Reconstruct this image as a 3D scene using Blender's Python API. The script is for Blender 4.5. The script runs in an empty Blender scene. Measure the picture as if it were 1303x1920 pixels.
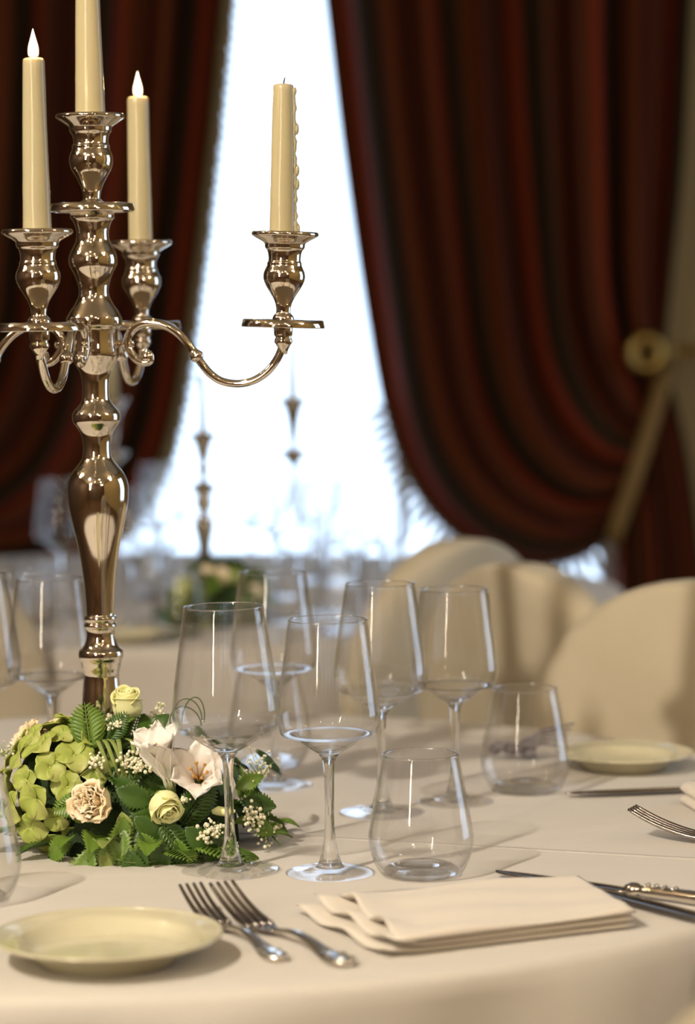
import bpy, bmesh, math, random
from math import sin, cos, pi, radians as R, atan, tan, sqrt
from mathutils import Vector, Matrix, Quaternion
random.seed(7)
C = bpy.context.scene.collection
sc = bpy.context.scene

# ---------------------------------------------------------------- camera
F = 5000.0                       # focal length in pixels of the 1303x1920 frame
PITCH = atan(360 / F)            # horizon at y = 600
ROLL = R(0.55)
TZ = 0.76                        # table top
HC = TZ + 0.463                  # eye height
CAM = Vector((0, 0, HC))
_f = Vector((0, cos(PITCH), -sin(PITCH)))
_u0 = Vector((0, sin(PITCH), cos(PITCH)))
_r0 = Vector((1, 0, 0))
_r = _r0 * cos(ROLL) - _u0 * sin(ROLL)
_u = _u0 * cos(ROLL) + _r0 * sin(ROLL)
cam_d = bpy.data.cameras.new('camera'); cam = bpy.data.objects.new('camera', cam_d); C.objects.link(cam)
m = Matrix((( _r.x, _u.x, -_f.x, 0), (_r.y, _u.y, -_f.y, 0), (_r.z, _u.z, -_f.z, HC), (0, 0, 0, 1)))
cam.matrix_world = m
cam_d.sensor_fit = 'VERTICAL'; cam_d.sensor_height = 36; cam_d.sensor_width = 24
cam_d.lens = F / 1920 * 36
cam_d.clip_start = 0.05; cam_d.clip_end = 60
cam_d.dof.use_dof = True; cam_d.dof.focus_distance = 2.30
cam_d.dof.aperture_fstop = (F / 1920 * 36) / 26.0
sc.camera = cam

def ray(px, py): return _f + _r * ((px - 651.5) / F) + _u * ((960 - py) / F)
def G(px, py, z=TZ):
    d = ray(px, py); return CAM + d * ((z - HC) / d.z)
def PY(px, py, Y):
    d = ray(px, py); return CAM + d * (Y / d.y)

# ---------------------------------------------------------------- world and light
w = bpy.data.worlds.new('daylight'); sc.world = w; w.use_nodes = True
nt = w.node_tree; bg = nt.nodes['Background']
bg.inputs[0].default_value = (0.60, 0.77, 1.0, 1); bg.inputs[1].default_value = 3.8
sc.view_settings.view_transform = 'Standard'; sc.view_settings.look = 'None'
sc.view_settings.gamma = 1; sc.view_settings.use_curve_mapping = False
sc.view_settings.exposure = -0.10
sc.cycles.max_bounces = 14; sc.cycles.transparent_max_bounces = 32
sc.cycles.transmission_bounces = 12; sc.cycles.glossy_bounces = 6; sc.cycles.diffuse_bounces = 4
sc.cycles.sample_clamp_indirect = 12; sc.cycles.caustics_refractive = True; sc.cycles.caustics_reflective = True
sc.cycles.blur_glossy = 0.3
sc.cycles.use_denoising = True

RX0, RX1, RY0, RY1, RZ = -3.0, 2.6, -2.6, 6.25, 3.1      # room
WX0, WX1, WZ1 = -0.98, 0.66, 2.75                          # window of the back wall
SY0, SY1, SZ0, SZ1 = 2.9, 4.3, 0.5, 2.5                    # window of the right wall

def add_light(name, kind, loc, energy, color, size=0.1, target=None, **kw):
    d = bpy.data.lights.new(name, kind); o = bpy.data.objects.new(name, d); C.objects.link(o)
    o.location = loc; d.energy = energy; d.color = color
    if kind == 'AREA':
        d.shape = 'RECTANGLE'; d.size = size; d.size_y = kw.get('sy', size)
    elif kind != 'SUN': d.shadow_soft_size = size
    if kind == 'SPOT': d.spot_size = kw.get('angle', 1.2); d.spot_blend = kw.get('blend', .6)
    if target is not None:
        o.rotation_euler = (Vector(target) - Vector(loc)).to_track_quat('-Z', 'Y').to_euler()
    return o
p1 = add_light('window_portal', 'AREA', ((WX0 + WX1) / 2, RY1 + .25, WZ1 / 2), 1, (1, 1, 1), WX1 - WX0, ((WX0 + WX1) / 2, 0, WZ1 / 2), sy=WZ1)
p1.data.cycles.is_portal = True
p2 = add_light('window_portal', 'AREA', (RX1 + .25, (SY0 + SY1) / 2, (SZ0 + SZ1) / 2), 1, (1, 1, 1), SY1 - SY0, (0, (SY0 + SY1) / 2, (SZ0 + SZ1) / 2), sy=SZ1 - SZ0)
p2.data.cycles.is_portal = True
WARM = (1.0, 0.89, 0.74)
KEY = (-1.35, 0.55, 2.85)
key = add_light('ceiling_spot_light', 'SPOT', KEY, 310, WARM, .035, (0.05, 2.6, .8), angle=.95, blend=.8)
# general warm room light of the chandeliers behind the camera comes with their builder below
CHAND = [(-1.7, -1.2, 2.45), (1.2, -1.2, 2.45), (-1.9, 2.2, 2.5), (1.5, 1.6, 2.5)]
CHAND_POWER = 13
SPOTS = [(KEY[0], KEY[1]), (0.35, 0.1), (0.9, -.9), (-.6, -.9)]

# ---------------------------------------------------------------- materials
def mat(name, col=(.5, .5, .5), rough=.5, metal=0, **kw):
    m = bpy.data.materials.new(name); m.use_nodes = True
    b = m.node_tree.nodes['Principled BSDF']
    b.inputs['Base Color'].default_value = (*col, 1); b.inputs['Roughness'].default_value = rough
    b.inputs['Metallic'].default_value = metal
    for k, v in kw.items():
        k2 = k.replace('_', ' ')
        if k2 in b.inputs:
            b.inputs[k2].default_value = v if not isinstance(v, tuple) or len(v) == 4 or k == 'Subsurface_Radius' else (*v, 1)
    return m
def N(m, t, **kw):
    n = m.node_tree.nodes.new(t)
    for k, v in kw.items(): setattr(n, k, v)
    return n
def L(m, a, b): m.node_tree.links.new(a, b)
def bsdf(m): return m.node_tree.nodes['Principled BSDF']
def noisy(m, scale, amt, c2=None, bump=0, coord='Object', dist=.002, detail=4, stretch=None):
    tc = N(m, 'ShaderNodeTexCoord'); no = N(m, 'ShaderNodeTexNoise'); no.inputs['Scale'].default_value = scale
    no.inputs['Detail'].default_value = detail
    src = tc.outputs[coord]
    if stretch:
        mp = N(m, 'ShaderNodeMapping'); mp.inputs['Scale'].default_value = stretch; L(m, src, mp.inputs[0]); src = mp.outputs[0]
    L(m, src, no.inputs['Vector'])
    if c2:
        mx = N(m, 'ShaderNodeMix', data_type='RGBA'); b = bsdf(m)
        mx.inputs[6].default_value = b.inputs['Base Color'].default_value; mx.inputs[7].default_value = (*c2, 1)
        mr = N(m, 'ShaderNodeMapRange'); mr.inputs[1].default_value = .5 - amt; mr.inputs[2].default_value = .5 + amt
        L(m, no.outputs[0], mr.inputs[0]); L(m, mr.outputs[0], mx.inputs[0]); L(m, mx.outputs[2], b.inputs['Base Color'])
    if bump:
        bp = N(m, 'ShaderNodeBump'); bp.inputs['Strength'].default_value = bump; bp.inputs['Distance'].default_value = dist
        L(m, no.outputs[0], bp.inputs['Height']); L(m, bp.outputs[0], bsdf(m).inputs['Normal'])
    return m

M = {}
M['cloth'] = noisy(mat('white_tablecloth', (.60, .565, .515), .85, Sheen_Weight=.2), 9, .3, (.57, .53, .48), .35, dist=.004, stretch=(1, 3, 1))
M['napkin'] = noisy(mat('napkin_linen', (.68, .62, .54), .85, Sheen_Weight=.3), 300, .3, None, .2, dist=.0006)
M['chair'] = noisy(mat('chair_cover', (.53, .465, .345), .8, Sheen_Weight=.1), 14, .3, (.50, .435, .31), .5, dist=.01)
M['silver'] = noisy(mat('polished_silver', (.80, .73, .63), .06, 1), 30, .3, None, .04, dist=.002)
M['steel'] = mat('cutlery_steel', (.70, .66, .60), .13, 1)
M['dsteel'] = mat('knife_steel', (.40, .36, .33), .18, 1)
M['plate'] = mat('cream_porcelain', (.58, .54, .38), .16, Coat_Weight=.5)
M['wax'] = mat('candle_wax', (.48, .42, .255), .20, Subsurface_Weight=.22, Subsurface_Radius=(.02, .012, .005), Subsurface_Scale=.6)
M['wick'] = mat('charred_wick', (.02, .015, .01), .9)
M['wall'] = noisy(mat('beige_wall', (.46, .35, .16), .8), 3, .3, (.42, .32, .145), .1)
M['panel'] = noisy(mat('dark_wood_panelling', (.13, .075, .04), .5), 6, .3, (.09, .05, .025), .1, stretch=(8, 8, .6))
M['wallw'] = mat('ceiling_paint', (.40, .34, .24), .9)
M['floor'] = noisy(mat('brown_floor', (.14, .08, .045), .35), 5, .3, (.09, .05, .03), 0, stretch=(1, 8, 1))
M['frame'] = mat('white_window_frame', (.75, .75, .72), .4)
M['gold'] = mat('gold_brass', (.50, .36, .12), .32, 1)
M['cord'] = noisy(mat('gold_cord', (.30, .185, .055), .6), 120, .3, (.20, .12, .03), .4)
M['fringe'] = noisy(mat('olive_gold_fringe', (.22, .18, .09), .7), 90, .3, (.32, .26, .14), .3)
M['wfringe'] = noisy(mat('pale_fringe', (.55, .55, .50), .8), 90, .3, (.35, .34, .30), .3)
M['leaf'] = noisy(mat('dark_leaf', (.030, .075, .008), .40), 40, .2, (.06, .125, .014), .4)
M['leaf2'] = noisy(mat('mid_leaf', (.085, .175, .018), .40), 40, .2, (.18, .27, .04), .4)
M['leaf3'] = noisy(mat('pale_leaf', (.20, .27, .05), .45), 40, .25, (.27, .32, .10), .3)
M['foam'] = noisy(mat('dark_moss', (.012, .03, .008), .9), 60, .3, (.03, .06, .012), 1.0, dist=.01)
M['hyd'] = noisy(mat('green_hydrangea', (.33, .42, .06), .5, Subsurface_Weight=.15, Subsurface_Radius=(.01, .01, .003), Subsurface_Scale=.3), 28, .20, (.46, .47, .16), .25)
M['rose'] = noisy(mat('ivory_rose', (.90, .86, .45), .5, Subsurface_Weight=.2, Subsurface_Radius=(.01, .008, .004), Subsurface_Scale=.3), 30, .3, (.78, .80, .40), .2)
M['dry'] = noisy(mat('dried_rose', (.90, .80, .62), .6), 45, .22, (.80, .60, .32), .5)
M['lily'] = noisy(mat('white_lily', (.88, .85, .79), .45, Subsurface_Weight=.2, Subsurface_Radius=(.01, .008, .006), Subsurface_Scale=.3), 35, .18, (.84, .76, .70), .3, stretch=(1, 1, 1))
M['gyp'] = mat('cream_buds', (.80, .76, .56), .7)
M['stem'] = mat('green_stem', (.20, .28, .07), .5)
M['dark_orn'] = noisy(mat('grey_ornament', (.10, .085, .09), .5), 80, .3, (.20, .18, .22), .5)
M['petal2'] = mat('orange_flower', (.55, .28, .06), .6)

def thin_glass(name, tint=.985, refr=0.0, rough=.0, gain=1.0):
    m = bpy.data.materials.new(name); m.use_nodes = True; t = m.node_tree; t.nodes.clear()
    out = N(m, 'ShaderNodeOutputMaterial'); geo = N(m, 'ShaderNodeNewGeometry')
    dot = N(m, 'ShaderNodeVectorMath', operation='DOT_PRODUCT'); L(m, geo.outputs['Normal'], dot.inputs[0]); L(m, geo.outputs['Incoming'], dot.inputs[1])
    ab = N(m, 'ShaderNodeMath', operation='ABSOLUTE'); L(m, dot.outputs['Value'], ab.inputs[0])
    s = N(m, 'ShaderNodeMath', operation='SUBTRACT'); s.inputs[0].default_value = 1; L(m, ab.outputs[0], s.inputs[1])
    pw = N(m, 'ShaderNodeMath', operation='POWER'); L(m, s.outputs[0], pw.inputs[0]); pw.inputs[1].default_value = 4.2
    ma = N(m, 'ShaderNodeMath', operation='MULTIPLY_ADD', use_clamp=True); L(m, pw.outputs[0], ma.inputs[0]); ma.inputs[1].default_value = .92 * gain; ma.inputs[2].default_value = .026 * gain
    tr = N(m, 'ShaderNodeBsdfTransparent'); tr.inputs[0].default_value = (tint, tint, tint, 1)
    gl = N(m, 'ShaderNodeBsdfGlossy'); gl.inputs['Roughness'].default_value = rough
    mx = N(m, 'ShaderNodeMixShader'); L(m, ma.outputs[0], mx.inputs[0]); L(m, tr.outputs[0], mx.inputs[1]); L(m, gl.outputs[0], mx.inputs[2])
    last = mx
    if refr > 0:
        g = N(m, 'ShaderNodeBsdfGlass'); g.inputs['IOR'].default_value = 1.48; g.inputs['Roughness'].default_value = 0
        m2 = N(m, 'ShaderNodeMixShader'); m2.inputs[0].default_value = refr
        L(m, mx.outputs[0], m2.inputs[1]); L(m, g.outputs[0], m2.inputs[2]); last = m2
    L(m, last.outputs[0], out.inputs[0]); return m
M['glass'] = thin_glass('clear_bowl_glass', .994, .03, gain=1.15)
M['glass_rim'] = thin_glass('clear_rim_glass', .99, .2, rough=.18, gain=7)
M['glass_low'] = thin_glass('clear_thick_glass', .985, .5)
M['glass_stem'] = thin_glass('clear_stem_glass', .985, .85)
M['glass_foot'] = thin_glass('clear_foot_glass', .999, .03, gain=.8)
M['glass_base'] = thin_glass('clear_base_glass', .998, .08, gain=1.2)
M['pane'] = thin_glass('window_glass', .99)

def emis(name, col, s):
    m = bpy.data.materials.new(name); m.use_nodes = True; t = m.node_tree; t.nodes.clear()
    o = N(m, 'ShaderNodeOutputMaterial'); e = N(m, 'ShaderNodeEmission'); e.inputs[0].default_value = (*col, 1); e.inputs[1].default_value = s
    L(m, e.outputs[0], o.inputs[0]); return m
M['bulb'] = emis('warm_bulb', (1, .76, .48), 420)
M['flame'] = emis('candle_flame', (1, .78, .42), 9)
def flame_mat():
    m = bpy.data.materials.new('candle_flame_glow'); m.use_nodes = True; t = m.node_tree; t.nodes.clear()
    o = N(m, 'ShaderNodeOutputMaterial'); lw = N(m, 'ShaderNodeLayerWeight'); lw.inputs[0].default_value = .55
    e1 = N(m, 'ShaderNodeEmission'); e1.inputs[0].default_value = (1, .86, .6, 1); e1.inputs[1].default_value = 7
    e2 = N(m, 'ShaderNodeEmission'); e2.inputs[0].default_value = (1, .45, .12, 1); e2.inputs[1].default_value = 1.0
    mx = N(m, 'ShaderNodeMixShader'); L(m, lw.outputs['Facing'], mx.inputs[0]); L(m, e1.outputs[0], mx.inputs[1]); L(m, e2.outputs[0], mx.inputs[2]); L(m, mx.outputs[0], o.inputs[0]); return m
M['flame2'] = flame_mat()

def curtain_mat():
    m = mat('striped_curtain', (.1, .03, .015), .85, Specular_IOR_Level=.1)
    uv = N(m, 'ShaderNodeUVMap'); sp = N(m, 'ShaderNodeSeparateXYZ'); L(m, uv.outputs[0], sp.inputs[0])
    mu = N(m, 'ShaderNodeMath', operation='MULTIPLY'); mu.inputs[1].default_value = 4.5; L(m, sp.outputs[0], mu.inputs[0])
    fr = N(m, 'ShaderNodeMath', operation='FRACT'); L(m, mu.outputs[0], fr.inputs[0])
    cr = N(m, 'ShaderNodeValToRGB'); L(m, fr.outputs[0], cr.inputs[0]); e = cr.color_ramp.elements
    e[0].position = 0; e[0].color = (.105, .030, .012, 1); e[1].position = 1; e[1].color = (.105, .030, .012, 1)
    for p, c in ((.14, (.085, .024, .010)), (.22, (.24, .044, .013)), (.30, (.21, .030, .016)), (.38, (.042, .026, .014)), (.55, (.036, .024, .013)), (.64, (.12, .032, .012)), (.78, (.15, .040, .013)), (.88, (.05, .014, .013))):
        x = e.new(p); x.color = (*c, 1)
    L(m, cr.outputs[0], bsdf(m).inputs['Base Color'])
    no = N(m, 'ShaderNodeTexNoise'); no.inputs['Scale'].default_value = 200; bp = N(m, 'ShaderNodeBump'); bp.inputs['Strength'].default_value = .2
    L(m, no.outputs[0], bp.inputs['Height']); L(m, bp.outputs[0], bsdf(m).inputs['Normal'])
    return m
M['curtain'] = curtain_mat()

# ---------------------------------------------------------------- mesh helpers
def obj(name, bm, m, parent=None, smooth=True, loc=None, auto=None):
    me = bpy.data.meshes.new(name)
    bmesh.ops.recalc_face_normals(bm, faces=bm.faces)
    bm.to_mesh(me); bm.free()
    for x in (m if isinstance(m, (list, tuple)) else [m]): me.materials.append(M[x] if isinstance(x, str) else x)
    if smooth:
        for p in me.polygons: p.use_smooth = True
    o = bpy.data.objects.new(name, me); C.objects.link(o)
    if parent: o.parent = parent
    if loc is not None: o.location = loc
    if auto:
        try: me.set_sharp_from_angle(angle=R(auto))
        except Exception: pass
    return o
def empty(name, loc=(0, 0, 0), rz=0, rot=None):
    o = bpy.data.objects.new(name, None); C.objects.link(o); o.location = loc; o.empty_display_size = .05
    o.rotation_euler = rot if rot else (0, 0, rz); return o
def tag(o, label, cat, group=None, kind=None):
    o['label'] = label; o['category'] = cat
    if group: o['group'] = group
    if kind: o['kind'] = kind
    return o
def struct(name, bm, m, smooth=False):
    o = obj(name, bm, m, None, smooth); o['kind'] = 'structure'; return o
def kids(o): return [c for c in o.children]
def copy_tree(o, parent=None):
    c = o.copy(); C.objects.link(c); c.parent = parent
    for ch in kids(o): copy_tree(ch, c)
    return c
def BM(): return bmesh.new()
def box(bm, x0, x1, y0, y1, z0, z1):
    v = [bm.verts.new((x, y, z)) for z in (z0, z1) for (x, y) in ((x0, y0), (x1, y0), (x1, y1), (x0, y1))]
    for f in ((0, 1, 2, 3), (4, 5, 6, 7), (0, 1, 5, 4), (1, 2, 6, 5), (2, 3, 7, 6), (3, 0, 4, 7)): bm.faces.new([v[i] for i in f])
def smooth_prof(pts, n=4):
    # Catmull-Rom resampling of a profile
    out = []
    for i in range(len(pts) - 1):
        p0 = pts[max(i - 1, 0)]; p1 = pts[i]; p2 = pts[i + 1]; p3 = pts[min(i + 2, len(pts) - 1)]
        for k in range(n):
            t = k / n; q = []
            for a in range(len(p1)):
                q.append(.5 * ((2 * p1[a]) + (-p0[a] + p2[a]) * t + (2 * p0[a] - 5 * p1[a] + 4 * p2[a] - p3[a]) * t * t + (-p0[a] + 3 * p1[a] - 3 * p2[a] + p3[a]) * t ** 3))
            out.append(tuple(q))
    out.append(tuple(pts[-1])); return out
def lathe(bm, prof, segs=48, mi=None, off=(0, 0), fn=None):
    rings = []
    for j, (r, z) in enumerate(prof):
        if r < 1e-5: rings.append([bm.verts.new((off[0], off[1], z))])
        else:
            rings.append([bm.verts.new((off[0] + r * cos(2 * pi * i / segs), off[1] + r * sin(2 * pi * i / segs), z)) for i in range(segs)])
    for a, b in zip(rings, rings[1:]):
        for i in range(segs):
            j = (i + 1) % segs
            if len(a) == 1 and len(b) == 1: continue
            if len(a) == 1: f = [a[0], b[i], b[j]]
            elif len(b) == 1: f = [a[i], a[j], b[0]]
            else: f = [a[i], a[j], b[j], b[i]]
            try: bm.faces.new(f)
            except Exception: pass
def tube(bm, pts, rad, segs=10, cap=True, closed=False, flat=None):
    pts = [Vector(p) for p in pts]; n = len(pts)
    rr = rad if isinstance(rad, (list, tuple)) else [rad] * n
    up = None; rings = []
    for i, p in enumerate(pts):
        t = (pts[min(i + 1, n - 1)] - pts[max(i - 1, 0)])
        if t.length < 1e-9: t = Vector((0, 0, 1))
        t.normalize()
        if up is None:
            up = Vector((0, 0, 1)) if abs(t.z) < .9 else Vector((1, 0, 0))
        s = t.cross(up)
        if s.length < 1e-6: s = t.orthogonal()
        s.normalize(); up = s.cross(t).normalized()
        fl = flat if flat else 1
        rings.append([bm.verts.new(p + (s * cos(2 * pi * k / segs) + up * sin(2 * pi * k / segs) * fl) * rr[i]) for k in range(segs)])
    for a, b in zip(rings, rings[1:]):
        for k in range(segs): bm.faces.new([a[k], a[(k + 1) % segs], b[(k + 1) % segs], b[k]])
    if cap:
        bm.faces.new(rings[0][::-1]); bm.faces.new(rings[-1])
def ball(bm, c, r, u=8, v=6, sc3=(1, 1, 1)):
    mt = Matrix.Translation(c) @ Matrix.Diagonal((*sc3, 1))
    bmesh.ops.create_uvsphere(bm, u_segments=u, v_segments=v, radius=r, matrix=mt)
def grid(bm, nu, nv, fn, uvl=None, flip=False):
    vs = [[bm.verts.new(fn(i / nu, j / nv)) for i in range(nu + 1)] for j in range(nv + 1)]
    for j in range(nv):
        for i in range(nu):
            f = bm.faces.new([vs[j][i], vs[j][i + 1], vs[j + 1][i + 1], vs[j + 1][i]])
            if uvl:
                for lp, (a, b) in zip(f.loops, ((i, j), (i + 1, j), (i + 1, j + 1), (i, j + 1))): lp[uvl].uv = (a / nu, b / nv)
    return vs
def solidify(o, t, offset=0):
    md = o.modifiers.new('thickness', 'SOLIDIFY'); md.thickness = t; md.offset = offset; return o

# ================================================================ ROOM
bm = BM(); box(bm, RX0 - .2, RX1 + .2, RY0 - .2, RY1 + .4, -.1, 0); struct('floor', bm, 'floor')
bm = BM(); box(bm, RX0 - .2, RX1 + .2, RY0 - .2, RY1 + .2, RZ, RZ + .1); struct('ceiling', bm, 'wallw')
bm = BM(); box(bm, RX0 - .2, RX0, RY0, RY1, 0, RZ); struct('wall_left', bm, 'panel')
bm = BM(); box(bm, RX0 - .2, RX1 + .2, RY0 - .2, RY0, 0, RZ); struct('wall_front', bm, 'panel')
bm = BM()
box(bm, RX0 - .2, WX0, RY1, RY1 + .2, 0, RZ); box(bm, WX1, RX1 + .2, RY1, RY1 + .2, 0, RZ); box(bm, WX0, WX1, RY1, RY1 + .2, WZ1, RZ)
struct('wall_back', bm, 'wall')
bm = BM()
box(bm, RX1, RX1 + .2, RY0, SY0, 0, RZ); box(bm, RX1, RX1 + .2, SY1, RY1, 0, RZ)
box(bm, RX1, RX1 + .2, SY0, SY1, 0, SZ0); box(bm, RX1, RX1 + .2, SY0, SY1, SZ1, RZ)
struct('wall_right', bm, 'wall')
for nm, a in (('window_1', 0), ('window_2', 1)):
    bm = BM(); t = .035
    if a == 0:
        y = RY1 + .10; xm = PY(742, 900, RY1 + .1).x
        for x0, x1, z0, z1 in ((WX0, WX0 + .06, 0, WZ1), (WX1 - .06, WX1, 0, WZ1), (WX0, WX1, WZ1 - .06, WZ1), (WX0, WX1, 0, .08)): box(bm, x0, x1, y - t, y + t, z0, z1)
        box(bm, xm, xm + .025, y - .02, y + .02, .08, WZ1 - .06)
    else:
        x = RX1 + .10
        for y0, y1, z0, z1 in ((SY0, SY0 + .06, SZ0, SZ1), (SY1 - .06, SY1, SZ0, SZ1), (SY0, SY1, SZ1 - .06, SZ1), (SY0, SY1, SZ0, SZ0 + .06), ((SY0 + SY1) / 2 - .03, (SY0 + SY1) / 2 + .03, SZ0, SZ1)): box(bm, x - t, x + t, y0, y1, z0, z1)
    fr = obj(nm, bm, 'frame', None, False); fr['kind'] = 'structure'
    bm = BM()
    if a == 0: box(bm, WX0 + .05, WX1 - .05, RY1 + .097, RY1 + .103, .07, WZ1 - .05)
    else: box(bm, RX1 + .097, RX1 + .103, SY0 + .05, SY1 - .05, SZ0 + .05, SZ1 - .05)
    obj('pane', bm, 'pane', fr, False)

# ---------------------------------------------------------------- curtains
CY = 6.02
XC = PY(526, 600, CY).x
def lerp_path(pts, t):
    # pts: list of (px,py); smooth interpolation over cumulative length
    q = smooth_prof([tuple(map(float, p)) for p in pts], 8)
    d = [0]
    for a, b in zip(q, q[1:]): d.append(d[-1] + math.hypot(a[0] - b[0], a[1] - b[1]))
    s = t * d[-1]
    for i in range(len(q) - 1):
        if d[i + 1] >= s or i == len(q) - 2:
            k = (s - d[i]) / max(d[i + 1] - d[i], 1e-9); return (q[i][0] + (q[i + 1][0] - q[i][0]) * k, q[i][1] + (q[i + 1][1] - q[i][1]) * k)
# curtain outline measured on the wall plane: x across, z up (metres)
def W(px, py): p = PY(px, py, CY); return (p.x, p.z)
inner = [W(555, -420), W(588, -150), W(606, 0), W(639, 280), W(679, 560), W(722, 790), W(778, 925), W(868, 1020), W(985, 1066), W(1090, 1048), W(1150, 1000)]
outer = [W(1330, -420), W(1305, -150), W(1292, 0), W(1275, 300), W(1254, 520), W(1240, 670), W(1236, 700)]
strap_lo, strap_hi = W(1150, 1000), W(1240, 690)
def curtain(sgn, seed, name):
    rnd = random.Random(seed)
    ph = [rnd.uniform(0, 6.28) for _ in range(6)]
    def mx(x): return x if sgn > 0 else 2 * XC - x
    NU, NV = 150, 90
    ii = [lerp_path(inner, j / NV) for j in range(NV + 1)]
    oo = [lerp_path(outer, j / NV) for j in range(NV + 1)]
    def fold(u, v, amp):
        f = sin(2 * pi * 6.5 * u + ph[0] + .8 * sin(3 * v + ph[3])) + .45 * sin(2 * pi * 12.3 * u + ph[1] + v) + .45 * sin(2 * pi * 3.7 * u + ph[2])
        return amp * f
    def S(u, v):
        j = min(int(v * NV + .5), NV); a, b = ii[j], oo[j]
        # middle flow lines sag towards the gather
        ux = u
        x = a[0] + (b[0] - a[0]) * ux; z = a[1] + (b[1] - a[1]) * ux
        bulge = .5 * sin(pi * u) * v * v * v * (1 - v) * 3
        z -= .20 * bulge * (1 - u) * 1.4; x += .05 * bulge
        g = 1 - .55 * max(0, (v - .75) / .25)
        y = CY - .02 + fold(u, v, .042) * g - .05 * sin(pi * min(v, 1)) * (1 - u)
        return Vector((mx(x), y, z))
    root = empty(name, (mx((strap_lo[0] + .1)), CY, 0))
    off = -Vector(root.location)
    bm = BM(); uvl = bm.loops.layers.uv.new('UVMap')
    grid(bm, NU, NV, lambda u, v: S(u, v) + off, uvl)
    # tail below the tie
    def T(u, v):
        a = Vector(strap_lo); b = Vector(strap_hi)
        sx = a.x + (b.x - a.x) * u; sz = a.y + (b.y - a.y) * u
        bx = (W(1148, 1085)[0]) + u * .22; bz = .02
        k = v ** .8
        x = sx + (bx - sx) * (1 - (1 - k) ** 2.2) if u < 2 else 0
        z = sz * (1 - v) + bz * v
        y = CY - .02 + fold(u, 1, .018 + .014 * v) * 1.0 - .012
        return Vector((mx(x), y, z)) + off
    uv2 = uvl
    grid(bm, 80, 40, T, uv2)
    o = obj('drape', bm, 'curtain', root); solidify(o, .004)
    # fringe on the inner edge
    bm = BM()
    T0 = 0.0 if sgn < 0 else .66
    nF = 150 if sgn < 0 else 60
    for k in range(nF):
        t = T0 + (1 - T0) * k / (nF - 1)
        p = S(0, t); d = (S(0, min(t + .01, 1)) - S(0, max(t - .01, 0))); d.y = 0; d.normalize()
        n_ = Vector((d.z, 0, -d.x)) * (1 if sgn > 0 else -1)
        if n_.z > .05: n_ = -n_
        if abs(n_.z) <= .05 and n_.x * sgn > 0: n_ = -n_
        ln = .026 if sgn < 0 else .045
        c = p + off + Vector((0, -.012, 0)) + n_ * .003
        dr = (n_ + Vector((0, 0, -.3))).normalized(); q_ = 1.6 if sgn < 0 else 1.0
        tube(bm, [c - dr * .012, c, c + dr * ln * .55, c + dr * ln], [.007 * q_, .0075 * q_ if k % 3 else .011 * q_, .007 * q_ if k % 3 else .010 * q_, .003], 6)
    fo = obj('fringe', bm, 'fringe' if sgn < 0 else 'wfringe', root)
    fo['label'] = 'olive gold fringe of small tassels along the edge' if sgn < 0 else 'pale fringe of small tassels along the low edge'
    # strap
    bm = BM()
    a = Vector((mx(strap_hi[0] + .006), CY - .055, strap_hi[1])) + off; b = Vector((mx(strap_lo[0] - .008), CY - .075, strap_lo[1] - .005)) + off
    pts = [a.lerp(b, t) + Vector((0, -.03 * sin(pi * t), 0)) for t in [i / 16 for i in range(17)]]
    for p in list(pts): pass
    tube(bm, [a + Vector((0, .05, .02))] + pts + [b + Vector((0, .09, 0))], .019, 10, flat=.5)
    so = obj('tieback_band', bm, 'cord', root); so['label'] = 'gold tieback band holding the gathered curtain'
    return root
rc = curtain(1, 3, 'curtain'); lc = curtain(-1, 5, 'curtain')
tag(rc, 'dark red brown striped curtain swept to the right of the bright window', 'curtain')
tag(lc, 'dark red brown striped curtain swept to the left, behind the silver candelabrum', 'curtain')
for sgn, nm in ((1, 'gold curtain tieback hook on the beige wall at the right edge'), (-1, 'gold curtain tieback hook left of the left curtain')):
    if sgn < 0: continue
    p = PY(1212, 662, 5.9)
    e = empty('curtain_hook', (p.x, 5.9, p.z)); bm = BM()
    pts = [(0.034 * cos(a), -.0, .034 * sin(a)) for a in [2 * pi * i / 24 for i in range(25)]]
    tube(bm, pts, .012, 10, cap=False); o = obj('rosette', bm, 'gold', e)
    bm = BM(); ball(bm, (0, 0, 0), .012, 12, 8)
    obj('knob', bm, 'gold', e)
    bm = BM(); tube(bm, [(.03, .0, 0), (.07, .02, .004), (.14, .10, .004), (.20, .345, 0)], .011, 10); lathe(bm, [(0, -.01), (.0, -.01)], 8)
    obj('arm', bm, 'gold', e)
    tag(e, nm, 'hook')

# ---------------------------------------------------------------- ceiling lamps behind the photographer
for i, (x, y, z) in enumerate(CHAND):
    e = empty('chandelier', (x, y, z)); bm = BM()
    tube(bm, [(0, 0, RZ - z), (0, 0, .0)], .008, 8)
    lathe(bm, [(0, -.08), (.03, -.05), (.045, 0), (.02, .05), (.012, .2), (0, .2)], 16)
    obj('stem', bm, 'gold', e)
    for k in range(6):
        a = 2 * pi * k / 6 + .3 * i; bm = BM()
        tube(bm, [(.03 * cos(a), .03 * sin(a), 0), (.15 * cos(a), .15 * sin(a), -.07), (.27 * cos(a), .27 * sin(a), -.02), (.28 * cos(a), .28 * sin(a), .06)], .006, 8)
        ar = obj('arm', bm, 'gold', e)
        bm = BM(); ball(bm, (.28 * cos(a), .28 * sin(a), .10), .0115, 12, 8, (1, 1, 1.0)); obj('bulb', bm, 'bulb', ar)
    tag(e, ['brass six bulb chandelier behind the photographer on the left', 'brass six bulb chandelier behind the photographer on the right', 'brass six bulb chandelier hanging left of the set table', 'brass six bulb chandelier hanging right of the set table'][i], 'chandelier', 'brass chandeliers')
    add_light('chandelier_light', 'POINT', (x, y, z - .12), CHAND_POWER, WARM, .12)
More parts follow.
